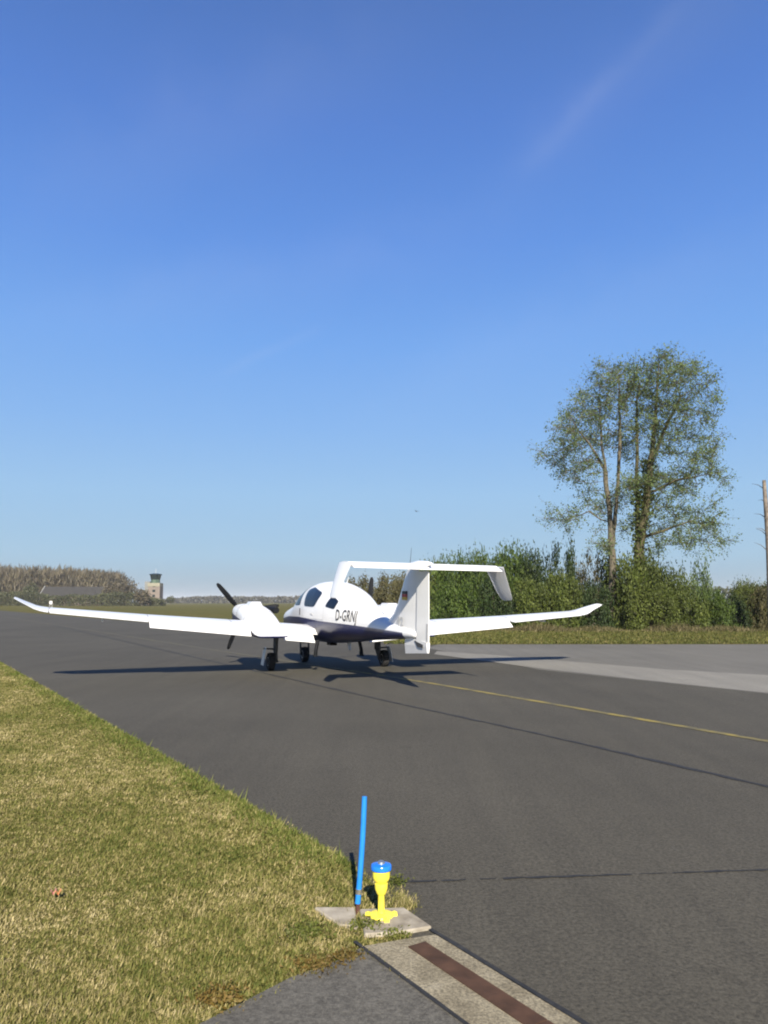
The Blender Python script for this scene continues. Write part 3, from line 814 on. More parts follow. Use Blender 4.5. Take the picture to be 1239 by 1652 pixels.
def shrub(px, top, hw, Y, leaf, kind, label, cat='shrub', group='shrubs along the far edge of the taxiway', squash=1.0, base_px=None):
    key = (kind, leaf, rnd.randrange(2)); base = at(px, 1000, Y); h = at(px, top, Y).z; w = hw * Y / FPX
    name = 'conifer' if kind == 'conifer' else 'shrub'
    root = empty(name, (base.x, Y, 0), (0, 0, rnd.uniform(0, 6.28)))
    if key not in protos:
        V, F, st = shrub_mesh(kind, len(protos) * 7 + 3)
        fo = mesh_np('foliage', V, F, LM[leaf], root); s = st.build('stems', M['bark'], root); protos[key] = (fo, s)
    else:
        for o in protos[key]:
            c = o.copy(); link(c); c.parent = root
    root.scale = (w * 1.05, w * 1.05 * squash, h)
    return tag(root, label, cat, group)

SH = [
 (575, 934, 40, 78, 'brown', 'round', 'low brownish shrub far off between cabin and tail, left of the raised black blade'),
 (628, 930, 36, 74, 'brown', 'round', 'brownish budding shrub seen between the raised propeller blade and the fin'),
 (662, 922, 30, 66, 'brown', 'upright', 'brownish shrub directly behind the tail fin'),
 (700, 900, 34, 58, 'olive', 'upright', 'olive shrub just right of the fin, under the tailplane'),
 (735, 890, 34, 50, 'green', 'upright', 'tall green shoots above the right half of the tailplane'),
 (776, 884, 32, 49, 'green', 'upright', 'tall ragged green shrub above the right tailplane tip'),
 (820, 876, 36, 48.5, 'green', 'upright', 'highest of the ragged green shrubs between tailplane tip and tall trees'),
 (864, 880, 30, 48, 'dark', 'upright', 'dark green upright shrub left of the small conifer'),
 (900, 884, 36, 48, 'dark', 'conifer', 'blunt dark evergreen next to the pointed conifer'),
 (924, 872, 30, 47.5, 'dark', 'conifer', 'pointed dark green conifer left of the tall trees'),
 (955, 890, 30, 47.5, 'brown', 'sparse', 'thin twiggy brownish shrub between conifer and left tall trunk'),
 (990, 905, 28, 47, 'dark', 'round', 'dark bush at the foot of the left tall trunk'),
 (738, 938, 40, 45, 'green', 'round', 'broad green bush behind the right wing near the fin'),
 (796, 930, 42, 44.6, 'dark', 'round', 'dark broad bush under the drooping tailplane tip'),
 (852, 935, 40, 44.5, 'olive', 'round', 'olive bush behind the middle of the right wing'),
 (905, 925, 38, 44.6, 'olive', 'round', 'olive green bush behind the outer right wing'),
 (958, 938, 32, 44.8, 'dark', 'round', 'very dark bush just beyond the right wing tip'),
 (1028, 888, 40, 45, 'olive', 'upright', 'tall olive thicket at the foot of the right tall trunk'),
 (1072, 905, 38, 45, 'olive', 'upright', 'bright olive bush right of the tall trunks'),
 (1045, 945, 44, 43.8, 'fresh', 'round', 'yellow green bush in front of the tall trunks'),
 (1100, 940, 38, 44, 'olive', 'round', 'mid green bush with its base in the pale dry stems'),
 (1128, 902, 30, 47, 'pale', 'sparse', 'sparse pale grey green sapling right of the tall trees'),
 (1152, 948, 30, 45, 'green', 'round', 'low green bush left of the dip in the hedge line'),
 (1182, 958, 26, 46, 'dark', 'round', 'lowest dark bush in the dip of the hedge line'),
 (1208, 933, 26, 47, 'fresh', 'upright', 'bright green bush left of the pale trunk at the photo edge'),
 (1232, 948, 26, 46, 'brown', 'round', 'brownish bush at the foot of the pale trunk'),
 (1275, 930, 40, 46, 'olive', 'round', 'olive bush right of the pale trunk at the photo edge'),
]
for px, top, hw, Y, leaf, kd, lab in SH: shrub(px, top, hw, Y, leaf, kd, lab)

# --- big trees by space colonisation inside a crown given by clumps
def colonise(roots, attract, D=.55, kill=.75, infl=4.0, iters=140):
    N = [np.array(p, float) for p in roots[0]]; par = [-1] + list(range(len(N) - 1))
    for r_ in roots[1:]:
        j = int(np.argmin([np.linalg.norm(q - np.array(r_[0])) for q in N])); 
        for p in r_[1:]:
            N.append(np.array(p, float)); par.append(j); j = len(N) - 1
    A = attract.copy(); N = list(N)
    for _ in range(iters):
        if len(A) == 0: break
        NA_ = np.array(N); d = np.linalg.norm(A[:, None] - NA_[None], axis=2); j = d.argmin(1); dm = d[np.arange(len(A)), j]
        grow = {}
        for i in np.where(dm < infl)[0]: grow.setdefault(j[i], []).append((A[i] - NA_[j[i]]) / (dm[i] + 1e-6))
        if not grow:
            infl *= 1.4; 
            if infl > 30: break
            continue
        for q, v in grow.items():
            v = np.mean(v, 0) + rng.normal(size=3) * .18; v /= np.linalg.norm(v) + 1e-6
            N.append(NA_[q] + v * D); par.append(int(q))
        NA_ = np.array(N[-len(grow):]); d = np.linalg.norm(A[:, None] - NA_[None], axis=2).min(1); A = A[d > kill]
    return np.array(N), np.array(par)

def big_tree(name, label, Y, stems, clumps, leaf, bark, r_base, n_leaf, ivy=None, depth=3.2, seed=1, per=22, leaf_size=.058, twig_r=.012, fill=None):
    global rng
    rng = np.random.default_rng(seed)
    base = at(stems[0][0][0], 1008, Y); base.z = 0
    loc = np.array([base.x, Y, 0.0])
    def W3(px, py, dy=0): return np.array(at(px, py, Y + dy)) - loc
    roots = []
    for si, st in enumerate(stems):
        P = []; dys = np.linspace(0, rng.uniform(-1.2, 1.2), len(st))
        pts = [W3(px, py, dy) for (px, py), dy in zip(st, dys)]
        if si == 0: pts[0][2] = 0
        for a, b_ in zip(pts, pts[1:]):
            m = max(1, int(np.linalg.norm(b_ - a) / .55)); P += [a + (b_ - a) * q / m + rng.normal(size=3) * .03 * (q > 0) for q in range(m)]
        P.append(pts[-1]); roots.append(P)
    A = []; 
    for (px, py, r_) in clumps:
        dy = rng.uniform(-depth, depth); rr = r_ * Y / FPX; c = W3(px, py, dy)
        q = rng.normal(size=(per, 3)); q /= np.linalg.norm(q, axis=1)[:, None]; q *= (rng.uniform(size=(per, 1)) ** .4) * rr
        q[:, 1] *= 1.3; A.append(c + q)
    A = np.concatenate(A)
    if fill is not None:
        ex_ = []
        for (px, py, r_, cnt) in fill:
            q = rng.normal(size=(cnt, 3)); q /= np.linalg.norm(q, axis=1)[:, None]; q *= rng.uniform(size=(cnt, 1)) ** .33; rr = r_ * Y / FPX
            ex_.append(W3(px, py) + q * [rr, depth * 1.1, rr])
        A = np.concatenate([A] + ex_)
    N, par = colonise(roots, A)
    n = len(N); kids = np.zeros(n, int)
    area = np.zeros(n); 
    for i in range(n - 1, 0, -1): kids[par[i]] += 1
    order = range(n - 1, -1, -1)
    for i in order:
        if kids[i] == 0: area[i] = twig_r ** 2.2
        if par[i] >= 0: area[par[i]] += area[i]
    rad = area ** (1 / 2.2); rad = np.minimum(rad * min(1, 1.0), 1e9); sc = r_base / rad[0]
    rad = np.where(rad > .03, .03 + (rad - .03) * max(.2, (r_base - .03) / (rad[0] - .03)), rad)
    V = []; F = []
    for i in range(1, n):
        p, q = N[par[i]], N[i]; t = q - p; L_ = np.linalg.norm(t); 
        if L_ < 1e-6: continue
        t /= L_; a = np.cross(t, [0.31, .83, .46]); a /= np.linalg.norm(a); b_ = np.cross(t, a)
        k_ = 8 if rad[i] > .06 else 4; r0, r1 = min(rad[par[i]], rad[i] * 1.25), rad[i]; s0 = len(V)
        for z, r_ in ((p - t * r0 * .3, r0), (q, r1)):
            for w in range(k_):
                g_ = 2 * math.pi * w / k_; V.append(z + (a * math.cos(g_) + b_ * math.sin(g_)) * r_)
        F += [(s0 + w, s0 + (w + 1) % k_, s0 + k_ + (w + 1) % k_, s0 + k_ + w) for w in range(k_)]
    root = empty(name, tuple(loc)); tag(root, label, 'tree')
    mesh_np('trunk', np.array(V), np.array(F), bark, root, True)
    tips = np.where((rad < .034))[0]
    tips = tips[N[tips][:, 2] > 4.2]
    cen = N[tips].mean(0); TV = []; TF = []; LP = []
    per_twig = 10; n_tw = n_leaf // per_twig
    for q in rng.choice(tips, n_tw):
        p = N[q]; d_ = N[q] - N[par[q]]; d_ = d_ / (np.linalg.norm(d_) + 1e-6) * .7 + rng.normal(size=3) * .75; d_[2] += .15; d_ /= np.linalg.norm(d_)
        L_ = rng.uniform(.35, 1.15); m1 = p + d_ * L_ * .5 + rng.normal(size=3) * .05; e = p + d_ * L_ + rng.normal(size=3) * .12
        a = np.cross(d_, [.3, .5, .81]); a /= np.linalg.norm(a); b_ = np.cross(d_, a)
        s0 = len(TV)
        for z, r_ in ((p, .011), (m1, .008), (e, .004)):
            for w in range(3):
                g_ = 2.094 * w; TV.append(z + (a * math.cos(g_) + b_ * math.sin(g_)) * r_)
        for lv in range(2):
            for w in range(3): TF.append((s0 + lv * 3 + w, s0 + lv * 3 + (w + 1) % 3, s0 + lv * 3 + 3 + (w + 1) % 3, s0 + lv * 3 + 3 + w))
        for t in rng.uniform(.25, 1.05, per_twig): LP.append(p + d_ * L_ * t + rng.normal(size=3) * .11)
    mesh_np('twigs', np.array(TV), np.array(TF), bark, root)
    P = np.array(LP)
    Vl, Fl = leaf_quads(P, np.full(len(P), leaf_size), .6, 0, rng); mesh_np('crown', Vl, Fl, LM[leaf], root)
    if ivy:
        pts = []
        for (px, py0, py1, r_, cnt) in ivy:
            t = rng.uniform(size=cnt); c = np.array([W3(px + rng.normal() * 2, py0 + (py1 - py0) * u) for u in t])
            pts.append(c + rng.normal(size=(cnt, 3)) * r_)
        P = np.concatenate(pts); Vl, Fl = leaf_quads(P, np.full(len(P), .10), .7, 0, rng); mesh_np('ivy', Vl, Fl, LM['olive'], root)
    return root

big_tree('spring_tree', 'tall thin crowned tree with two pale stems, the left of the two tallest trees', 46,
    [[(986, 1010), (988, 900), (984, 840), (977, 760), (970, 700), (966, 640)], [(987, 890), (997, 780), (1000, 690), (998, 600)], [(977, 760), (950, 715), (930, 690)], [(986, 850), (950, 825), (915, 838)]],
    [(985, 612, 24), (958, 640, 28), (938, 668, 28), (905, 700, 26), (882, 728, 16), (930, 722, 28), (962, 700, 22), (903, 748, 14), (924, 765, 16), (952, 752, 18), (985, 660, 22), (1003, 600, 20), (1005, 640, 20), (955, 815, 18),
     (920, 832, 20), (893, 838, 16), (905, 852, 12), (945, 800, 14), (878, 836, 8), (1000, 705, 14), (975, 880, 14), (1000, 850, 12), (1012, 720, 12), (870, 724, 8), (965, 590, 10), (915, 690, 16), (945, 610, 10), (955, 870, 12)],
    'pale', M['bark'], .22, 17000, ivy=[(986, 900, 1000, .22, 500)], seed=11, fill=[(958, 682, 60, 200), (985, 640, 40, 100), (930, 735, 45, 110), (990, 800, 30, 40)])
big_tree('spring_tree', 'tall broad crowned tree with ivy clad dark trunk, right of the two tallest trees', 45,
    [[(1031, 1010), (1032, 900), (1028, 840), (1028, 740), (1027, 680), (1032, 620)], [(1032, 880), (1043, 810), (1053, 720), (1060, 640), (1063, 585)], [(1053, 740), (1078, 680), (1098, 640)], [(1043, 800), (1090, 775), (1140, 765)], [(1034, 870), (1085, 850), (1130, 835)]],
    [(1022, 600, 24), (1066, 582, 22), (1046, 612, 24), (1094, 600, 26), (1124, 612, 22), (1108, 642, 26), (1132, 662, 22), (1076, 652, 26), (1040, 660, 22), (1146, 700, 22), (1156, 726, 14), (1110, 700, 24), (1080, 705, 18), (1140, 742, 16),
     (1098, 735, 18), (1062, 770, 20), (1018, 780, 12), (1100, 776, 18), (1132, 772, 18), (1164, 776, 14), (1072, 800, 14), (1080, 838, 16), (1124, 832, 20), (1150, 848, 20), (1174, 872, 12), (1108, 882, 14), (1060, 850, 14), (1066, 885, 14),
     (1030, 700, 16), (1178, 776, 6), (1150, 640, 12), (1065, 572, 10), (1088, 575, 10), (1140, 610, 10), (1160, 690, 10), (1082, 815, 10), (1015, 640, 16), (1050, 690, 18), (1135, 720, 14), (1120, 580, 8)],
    'pale', M['bark_dark'], .30, 29000, ivy=[(1031, 780, 1000, .26, 1300), (1048, 740, 830, .2, 350)], seed=23, fill=[(1085, 652, 72, 340), (1045, 620, 42, 120), (1095, 750, 52, 110), (1030, 710, 35, 70), (1115, 845, 50, 60), (1060, 830, 35, 40)])
# bare pale trunk at the right edge of the photograph
root_x = at(1247, 1008, 42).x
snag = empty('birch_tree', (root_x, 42, 0)); tag(snag, 'bare pale birch trunk at the right edge of the photo', 'tree')
mb = MB(); H_ = at(1243, 775, 42).z
tr = [Vector((math.sin(t * 5) * .05 * t, math.cos(t * 4) * .05, t * H_)) for t in np.linspace(0, 1, 14)]
mb.tube(tr, list(np.linspace(.24, .09, 14)), 12); autosmooth(mb.build('trunk', M['bark_pale'], snag))
mb = MB()
for i in range(12):
    t = rnd.uniform(.35, .98); p = Vector((0, 0, t * H_)); a = rnd.uniform(0, 6.28); l_ = rnd.uniform(.3, .8)
    e = p + Vector((math.cos(a) * l_, math.sin(a) * l_, l_ * rnd.uniform(.2, .9))); m1 = p.lerp(e, .5) + Vector((0, 0, .1))
    mb.tube([p, m1, e], [.028, .016, .005], 5, False)
mb.build('branches', M['bark'], snag)

# ------------------------------------------------------------------ grass
def blade_mat(name, stops):
    m, n, l, b = base_mat(name, .75, .2)
    g = n.new('ShaderNodeNewGeometry'); t = noise(n, l, .9, 4); t2 = noise(n, l, 7, 4, .7)
    add = n.new('ShaderNodeMath'); add.operation = 'MULTIPLY_ADD'; l.new(g.outputs['Random Per Island'], add.inputs[0]); add.inputs[1].default_value = .55
    sub = n.new('ShaderNodeMath'); sub.operation = 'MULTIPLY_ADD'; l.new(t.outputs[0], sub.inputs[0]); sub.inputs[1].default_value = 1.0; sub.inputs[2].default_value = -.27
    l.new(sub.outputs[0], add.inputs[2]); 
    ad2 = n.new('ShaderNodeMath'); ad2.operation = 'MULTIPLY_ADD'; l.new(t2.outputs[0], ad2.inputs[0]); ad2.inputs[1].default_value = 1.1; l.new(add.outputs[0], ad2.inputs[2])
    s3 = n.new('ShaderNodeMath'); s3.operation = 'SUBTRACT'; l.new(ad2.outputs[0], s3.inputs[0]); s3.inputs[1].default_value = .55
    r = ramp(n, l, s3.outputs[0], stops); l.new(r.outputs[0], b.inputs['Base Color'])
    tr = n.new('ShaderNodeBsdfTranslucent'); l.new(r.outputs[0], tr.inputs[0]); ms = n.new('ShaderNodeMixShader'); ms.inputs[0].default_value = .25
    l.new(b.outputs[0], ms.inputs[1]); l.new(tr.outputs[0], ms.inputs[2]); l.new(ms.outputs[0], n['Material Output'].inputs[0])
    return m
M['blades'] = blade_mat('dry_and_green_blades', [(.10, (.075, .095, .02)), (.36, (.13, .135, .032)), (.56, (.20, .18, .06)), (.76, (.32, .265, .12)), (.98, (.52, .44, .24))])
M['verge_blades'] = blade_mat('verge_blades', [(.1, (.05, .065, .014)), (.4, (.085, .095, .022)), (.65, (.125, .12, .035)), (.95, (.20, .17, .07))])
M['edge_blades'] = blade_mat('edge_blades', [(.1, (.06, .085, .014)), (.4, (.10, .125, .024)), (.65, (.15, .16, .04)), (.95, (.30, .26, .11))])
M['stems'] = blade_mat('dry_stems', [(.1, (.06, .062, .022)), (.45, (.10, .088, .04)), (.75, (.17, .14, .07)), (.95, (.30, .25, .15))])
M['weed'] = leaf_mat('weed_leaves', [(.075, .098, .018), (.10, .12, .024), (.135, .145, .036), (.09, .10, .03)])
M['moss'] = leaf_mat('rusty_moss', [(.12, .08, .02), (.15, .10, .028), (.11, .10, .025), (.18, .125, .045)])

def inside(poly, X, Y):
    r = np.zeros(len(X), bool); n = len(poly)
    for i in range(n):
        (x0, y0), (x1, y1) = poly[i], poly[(i + 1) % n]
        if y0 == y1: continue
        c = ((y0 > Y) != (y1 > Y)) & (X < (x1 - x0) * (Y - y0) / (y1 - y0) + x0); r ^= c
    return r
def blades(P, L_, w, g):
    n = len(P); a = g.uniform(0, 2 * np.pi, n); lean = g.uniform(.3, 1.35, n)
    d = np.stack([np.cos(a) * np.sin(lean), np.sin(a) * np.sin(lean), np.cos(lean)], 1)
    s = np.stack([-np.sin(a), np.cos(a), np.zeros(n)], 1)
    s = s * np.cos(.6) + np.cross(d, s) * np.sin(.6)
    L_ = L_[:, None]; w = w[:, None]
    V = np.stack([P - s * w, P + s * w, P + d * L_], 1).reshape(-1, 3); V[:, 2] = np.maximum(V[:, 2], .001)
    return V, np.arange(3 * n).reshape(-1, 3)
g = np.random.default_rng(5)
N = 560000
yy = 2.4 * (26 / 2.4) ** g.uniform(size=N); xr = g.uniform(size=N)
xl = np.maximum(-.62 * yy - .8, -16); xe = np.where(yy > 4.05, np.minimum(ex - k * (yy - ey), .14) + .02 * np.sin(yy * 9) + g.normal(size=N) * .025, .10)
xx = xl + (xe - xl) * xr
keep = np.ones(N, bool)
keep &= ~(inside(path_poly, xx + g.normal(size=N) * .03, yy + g.normal(size=N) * .03))
chp = [tuple(p_sl), tuple(p_sr), tuple(sr2), tuple(sl2)]
keep &= ~inside(chp, xx, yy)
for sp in ([gp(507, 1470), gp(572, 1470), gp(578, 1502), gp(548, 1499)], [gp(580, 1474), gp(652, 1471), gp(697, 1502), gp(640, 1512), gp(588, 1515)]):
    keep &= ~inside(sp, xx, yy)
xx, yy = xx[keep], yy[keep]
P = np.stack([xx, yy, np.zeros(len(xx))], 1)
ln = g.uniform(.010, .030, len(P)) * (1 + .25 * np.sin(xx * 3.1) * np.cos(yy * 2.3)); tall = g.uniform(size=len(P)) < .015; ln[tall] *= 2.0
V, F = blades(P, ln, .0024 + .0005 * yy * g.uniform(.6, 1.3, len(P)), g)
gr = mesh_np('grass', V, F, M['blades']); tag(gr, 'short dry and green mown grass beside the taxiway', 'grass', kind='stuff')
# ragged longer tufts along the asphalt edge
N = 16000; yy = 4.85 * (30 / 4.85) ** g.uniform(size=N); xx = ex - k * (yy - ey) - np.abs(g.normal(size=N)) * .16 + g.uniform(-.02, .03, N)
P = np.stack([xx, yy, np.full(N, .002)], 1); V, F = blades(P, g.uniform(.02, .055, N) * np.where(g.uniform(size=N) < .03, 2.4, 1), .0018 + .0006 * yy, g)
tag(mesh_np('edge_grass', V, F, M['edge_blades']), 'longer ragged grass along the edge of the asphalt', 'grass', kind='stuff')
# dry stems and grass at the foot of the shrubs
N = 26000; xx = g.uniform(-2, 30, N); yy = 43 - np.abs(g.normal(size=N)) * 1.2 + g.uniform(-.2, 1.2, N)
P = np.stack([xx, yy, np.zeros(N)], 1); V, F = blades(P, g.uniform(.2, .75, N) * (.55 + .45 * np.sin(xx * 1.3) * np.sin(xx * .47 + 1)), g.uniform(.012, .03, N), g)
tag(mesh_np('tall_grass', V, F, M['stems']), 'tall dry grass along the foot of the shrubs', 'grass', kind='stuff')
N = 60000; xx = g.uniform(0, 30, N); yy = 29.4 + 13 * g.uniform(size=N)
P = np.stack([xx, yy, np.zeros(N)], 1); V, F = blades(P, g.uniform(.05, .16, N), g.uniform(.012, .03, N), g)
tag(mesh_np('verge_grass', V, F, M['verge_blades']), 'green and yellow verge grass between concrete and shrubs', 'grass', kind='stuff')

# weeds round the lamp and on the path edge: each tuft a plant
COVER = {}
def weed(px, py, r_, n, h, mat, label, leaf=.010):
    x, y = gp(px, py); P = g.normal(size=(n, 3)) * [r_, r_ * .8, 1]; P[:, 2] = np.abs(P[:, 2]) * h
    V, F = leaf_quads(P, np.full(n, leaf), .5, .2, g)
    c = COVER.setdefault(mat.name, (mat, [], [])); c[2].append(F + sum(len(v) for v in c[1])); c[1].append(V + np.array([x, y, .012]))
weed(640, 1428, .030, 170, .022, M['weed'], 'dark weed at the start of the crack, right of the lamp body')
weed(590, 1499, .040, 260, .014, M['weed'], 'dark green weed between the two slabs', .011)
weed(634, 1511, .035, 240, .010, M['weed'], 'low weed on the front edge of the lamp slab', .008)
weed(600, 1484, .018, 90, .010, M['weed'], 'small weed beside the lamp foot', .008)
weed(515, 1560, .055, 420, .008, M['moss'], 'rusty brown moss patch at the edge of the path', .009)
weed(560, 1545, .035, 240, .008, M['moss'], 'small rusty moss patch below the slabs', .009)
weed(355, 1615, .06, 360, .014, M['moss'], 'brownish tuft where grass meets the path', .010)
weed(498, 1508, .06, 620, .012, M['weed'], 'low green weed spreading left of the small slab', .009)
def tuft(px, py, r_, n, h, label):
    x, y = gp(px, py); P = np.stack([g.normal(size=n) * r_, g.normal(size=n) * r_ * .7, np.zeros(n)], 1)
    V, F = blades(P, g.uniform(.4, 1, n) * h, g.uniform(.0018, .0035, n), g)
    c = COVER.setdefault('tufts', (M['blades'], [], [])); c[2].append(F + sum(len(v) for v in c[1])); c[1].append(V + np.array([x, y, .004]))
tuft(648, 1456, .028, 260, .05, 'dry tuft right of the yellow stem')
tuft(582, 1490, .022, 320, .05, 'grass tuft growing in the gap between the two slabs')
tuft(640, 1514, .030, 300, .035, 'grass tuft on the front edge of the lamp slab')
tuft(545, 1502, .045, 420, .04, 'grass tuft over the front of the small slab')
tuft(655, 1464, .030, 260, .055, 'dry grass tuft behind the lamp slab at the asphalt edge')
tuft(565, 1466, .035, 300, .05, 'grass tuft behind the small slab at the foot of the blue pole')
for key, nm, lab in (('weed_leaves', 'weeds', 'low green weeds around the slabs and the yellow lamp'), ('rusty_moss', 'moss', 'rusty brown moss along the edge of the path'), ('tufts', 'grass_tufts', 'loose grass tufts around the concrete slabs')):
    c = COVER[key]; tag(mesh_np(nm, np.concatenate(c[1]), np.concatenate(c[2]), c[0]), lab, kind='stuff')
# a scrap of litter
M['scrap'] = varied('orange_scrap', (.48, .22, .09), (.55, .27, .11), 40, .6)
M['scrap_pink'] = varied('pink_scrap', (.45, .2, .16), (.5, .25, .2), 40, .6)
x, y = gp(90, 1453)
lt = empty('litter', (x, y, .03)); tag(lt, 'crumpled orange and pink scrap lying in the grass', 'litter')
for sx, mt, nm in ((-.012, 'scrap_pink', 'pink_flap'), (.014, 'scrap', 'orange_flap')):
    V = []; F = []
    for i in range(5):
        for j in range(5):
            V.append((sx + (i - 2) * .007, (j - 2) * .010, .012 * math.sin(i * 1.7 + j) + .012 + rnd.uniform(0, .006)))
            if i and j: q = i * 5 + j; F.append((q - 6, q - 5, q, q - 1))
    mesh_py(nm, V, F, M[mt], lt)

# ------------------------------------------------------------------ far distance
LM['wood'] = leaf_mat('leafless_wood', [(.072, .060, .042), (.092, .076, .052), (.085, .078, .048), (.105, .09, .062)], 0, .12)
LM['hedge'] = leaf_mat('far_hedge', [(.045, .052, .024), (.056, .064, .03), (.068, .074, .036), (.08, .082, .046)], 0, .12)
LM['haze_wood'] = leaf_mat('far_treeline', [(.06, .062, .05), (.07, .07, .056), (.08, .078, .062), (.07, .066, .054)], 0, .05)
def mass(name, prof, Y, depth, leaf, size, n, label, seed, base=0, lump=14):
    """a far wood: leafy faces filling the space under a skyline profile [(px, py)]"""
    g_ = np.random.default_rng(seed); xs_ = np.array([p[0] for p in prof], float); zs = np.array([at(p[0], p[1], Y).z for p in prof])
    px = g_.uniform(xs_[0], xs_[-1], n); top = np.interp(px, xs_, zs)
    X = (px - CX) / FPX * Y
    crown = 1 + .07 * np.sin(X / lump * 6.283) + .06 * np.sin(X / lump * 15 + 1) + .05 * np.sin(X / lump * 37 + 2) + .05 * g_.normal(size=n)
    z = top * crown * (1 - g_.uniform(size=n) ** 1.6); yv = Y + g_.uniform(0, depth, n)
    P = np.stack([X, yv, z + base], 1); V, F = leaf_quads(P, np.full(n, size), asp_, up_, g_)
    o = mesh_np(name, V, F, LM[leaf]); return tag(o, label, 'wood', kind='stuff')
up_, asp_ = 2.2, .13
mass('woodland', [(-260, 912), (-100, 917), (0, 922), (60, 923), (130, 925), (160, 928), (170, 948)], 360, 40, 'wood', 1.5, 60000, 'brown leafless far wood at the left', 1)
asp_, up_ = .5, .8
mass('hedge', [(-260, 958), (0, 958), (40, 952), (60, 960), (100, 962), (160, 960), (200, 955), (240, 964), (262, 968)], 300, 8, 'hedge', .3, 30000, 'dark far hedge below the wood', 2)
mass('treeline', [(255, 967), (300, 965), (340, 962), (380, 964), (430, 963), (470, 964), (600, 960), (800, 958)], 900, 40, 'haze_wood', 1.8, 9000, 'thin grey line of trees on the horizon', 3, 0, 60)
mass('treeline', [(800, 955), (1100, 950), (1239, 948), (1500, 945)], 420, 20, 'hedge', 1.2, 6000, 'far trees behind the shrubs', 4, 0, 40)

def far_tree(px, top, hw, Y, leaf, label, n=1500, size=.5):
    base = at(px, 970, Y); h = at(px, top, Y).z; w = hw * Y / FPX; g_ = np.random.default_rng(int(px))
    root = empty('bare_tree', (base.x, Y, 0)); tag(root, label, 'tree', 'bare trees by the far tower')
    d = g_.normal(size=(n, 3)); d /= np.linalg.norm(d, axis=1)[:, None]; d *= g_.uniform(size=(n, 1)) ** .45
    P = d * [w, w, h * .43] + [0, 0, h * .56]; P *= 1 + .05 * g_.normal(size=(n, 1))
    V, F = leaf_quads(P, np.full(n, size), .4, 0, g_); mesh_np('crown', V, F, LM[leaf], root)
    MB().tube([(0, 0, 0), (0, 0, h * .5), (.3, 0, h * .8)], [.35, .25, .08], 8).build('trunk', M['bark'], root)
far_tree(203, 931, 20, 330, 'wood', 'rounded brown leafless tree between barn and tower')
far_tree(178, 940, 14, 332, 'wood', 'small leafless tree at the right end of the barn')
far_tree(229, 950, 13, 296, 'wood', 'low twiggy tree against the left side of the tower', 900)
far_tree(275, 962, 7, 520, 'hedge', 'small dark round tree on the horizon right of the tower', 700, .6)
far_tree(50, 940, 12, 318, 'hedge', 'greenish tree at the left gable of the barn', 900)

# barn
M['barn_roof'] = varied('dark_slate_roof', (.028, .026, .024), (.036, .034, .031), .5, .9)
M['barn_wall'] = varied('dull_brick_wall', (.11, .085, .07), (.15, .115, .095), .8, .9)
M['barn_gable'] = varied('grey_gable', (.16, .165, .16), (.22, .22, .21), .5, .9)
Yb = 330
x0, x1 = at(64, 970, Yb).x, at(160, 970, Yb).x; z_e, z_r = at(100, 961.5, Yb).z, at(100, 946, Yb).z
barn = empty('barn', ((x0 + x1) / 2, Yb, 0)); tag(barn, 'long low barn with dark roof in front of the far wood', 'barn')
hx = (x1 - x0) / 2; D_ = 12
MB().box((0, D_ / 2, z_e / 2), (2 * hx, D_, z_e)).build('wall', M['barn_wall'], barn)
MB().prism([(-.6, z_e - .1), (D_ / 2, z_r), (D_ + .6, z_e - .1), (D_ / 2, z_e - .15)], 0, -hx - .4, hx + .4).build('roof', M['barn_roof'], barn)
MB().prism([(0, 0), (D_, 0), (D_, z_e), (D_ / 2, z_r + .4), (0, z_e)], 0, -hx - .8, -hx - .45).build('gable', M['barn_gable'], barn)
for q in range(5):
    MB().box((-hx + hx * 2 * (q + .5) / 5, -.04, z_e * .45), (2.0, .1, z_e * .6)).build('door', M['barn_roof'], barn)

# control tower
M['tower_wall'] = varied('pinkish_render', (.15, .125, .108), (.19, .158, .138), .6, .9)
M['tower_cream'] = varied('cream_band', (.21, .20, .15), (.25, .235, .18), .6, .9)
M['tower_green'] = varied('green_cab_panel', (.05, .085, .06), (.08, .12, .085), .6, .7)
M['tower_glass'] = varied('dark_cab_glazing', (.008, .016, .016), (.012, .022, .022), .6, .25)
Yt = 340
tx = at(247, 970, Yt).x; zt = lambda py: at(247, py, Yt).z; pw = Yt / FPX
tow = empty('control_tower', (tx, Yt, 0)); tag(tow, 'pinkish control tower with a dark glazed cab', 'tower')
w = 19 * pw
MB().box((.6 * pw, w / 2, zt(946) / 2), (w, w, zt(946))).build('shaft', M['tower_wall'], tow)
MB().box((0, w / 2, (zt(946) + zt(940.5)) / 2), (w * 1.04, w * 1.04, zt(940.5) - zt(946))).build('parapet', M['tower_cream'], tow)
MB().box((-12 * pw, w / 2 + 1, zt(938) / 2), (8 * pw, w * .8, zt(938))).build('stair_block', M['barn_gable'], tow)
c8 = lambda r_, z: [(r_ * math.cos(R(22.5 + 45 * i)), w / 2 + r_ * math.sin(R(22.5 + 45 * i)), z) for i in range(8)]
cabr = 7.2 * pw
MB().loft([c8(cabr, zt(940.5)), c8(cabr, zt(935))]).build('cab_base', M['tower_green'], tow)
cab = MB().loft([c8(cabr, zt(935)), c8(cabr * 1.22, zt(927.5))]).build('cab_glazing', M['tower_glass'], tow)
MB().loft([c8(cabr * 1.4, zt(927.5)), c8(cabr * 1.4, zt(926)), c8(cabr * .5, zt(924.6))]).build('roof', M['tower_glass'], tow)
MB().tube([(0, w / 2, zt(924.6)), (0, w / 2, zt(917))], .08, 6).build('mast', M['grey'], tow)
for q in range(4):
    MB().box((.6 * pw, -.05, 2 + q * 2.2), (1.2, .1, 1.0)).build('window', M['tower_glass'], tow)

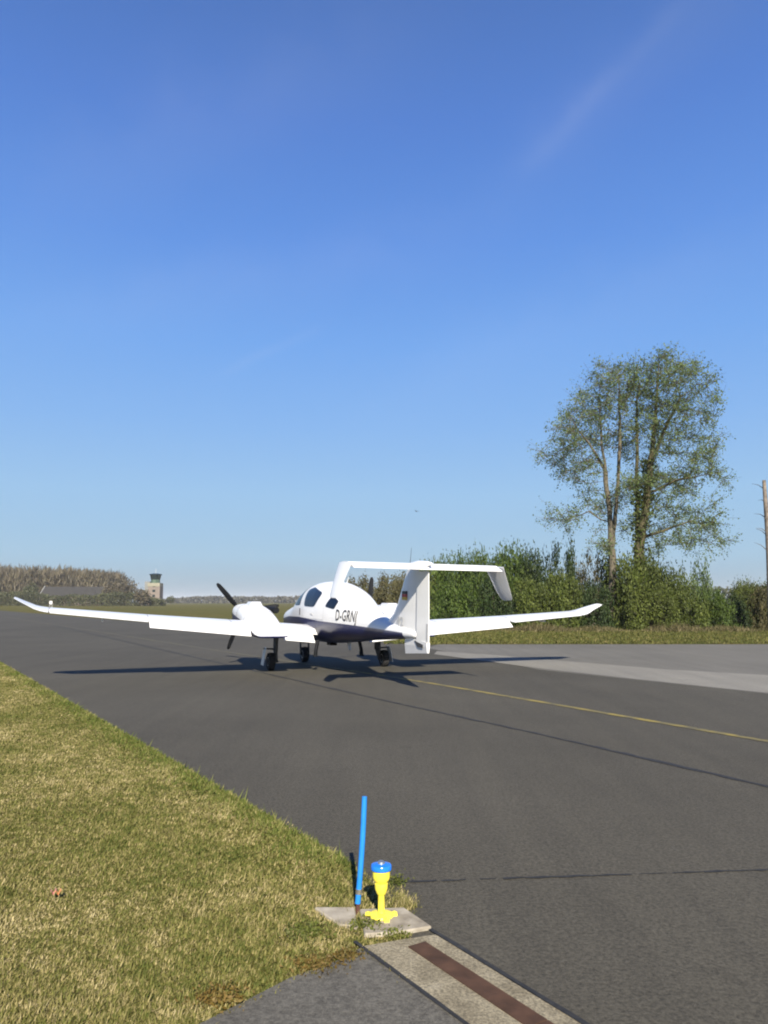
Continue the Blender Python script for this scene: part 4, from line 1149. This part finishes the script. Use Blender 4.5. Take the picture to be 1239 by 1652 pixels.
# small white marker board in the grass beyond the left wing
Yk = 150; bx0 = at(82, 975, Yk)
brd = empty('marker_board', (bx0.x, Yk, 0)); tag(brd, 'small white marker board standing in the field behind the left wing', 'sign')
MB().box((0, 0, 1.45), (.5, .08, .6)).build('panel', M['white'], brd)
for s in (-1, 1): MB().tube([(s * .22, .06, 0), (s * .22, .06, 1.7)], .04, 8).build('post', M['grey'], brd)

# bird
bp = at(672, 825, 95)
bird = empty('bird', tuple(bp), (0, R(8), R(35))); tag(bird, 'tiny dark bird flying in the clear sky above the tail', 'bird')
M['feather'] = varied('dark_feathers', (.03, .032, .036), (.05, .052, .056), 12, .8)
V = []
body = MB().loft([[(r_ * math.cos(a), y, r_ * .9 * math.sin(a) + z) for a in [2 * math.pi * i / 10 for i in range(10)]] for y, r_, z in ((.19, .008, .012), (.16, .028, .012), (.12, .03, .008), (.07, .045, 0), (0, .052, -.004), (-.09, .036, 0), (-.15, .016, .004), (-.19, .012, .005))])
body.add([(-.012, -.17, .004), (.012, -.17, .004), (.05, -.29, .006), (-.05, -.29, .006), (-.012, -.17, .010), (.012, -.17, .010), (.05, -.29, .010), (-.05, -.29, .010)], [(0, 1, 2, 3), (4, 7, 6, 5), (0, 4, 5, 1), (1, 5, 6, 2), (2, 6, 7, 3), (3, 7, 4, 0)])
for s in (-1, 1):
    rr = []
    for x, yf, yb, z in ((.03, .08, -.06, .01), (.16, .10, -.05, .09), (.28, .06, -.04, .11), (.40, -.02, -.07, .08), (.45, -.06, -.08, .06)):
        rr.append([(s * x, yf, z), (s * x, (yf + yb) / 2, z + .008), (s * x, yb, z), (s * x, (yf + yb) / 2, z - .004)])
    body.loft(rr)
body.build('body', M['feather'], bird)

# ------------------------------------------------------------------ thin spring haze
hz = MB().box((0, 2900, 22), (9000, 6400, 46)).build('haze', None); tag(hz, 'thin even haze over the airfield', kind='stuff')
hm = bpy.data.materials.new('haze'); hm.use_nodes = True; hn = hm.node_tree.nodes
hn.remove(hn['Principled BSDF']); pv = hn.new('ShaderNodeVolumePrincipled')
pv.inputs['Density'].default_value = .00018; pv.inputs['Color'].default_value = (.93, .96, 1, 1); pv.inputs['Anisotropy'].default_value = .0
hm.node_tree.links.new(pv.outputs[0], hn['Material Output'].inputs['Volume']); hz.data.materials.append(hm)
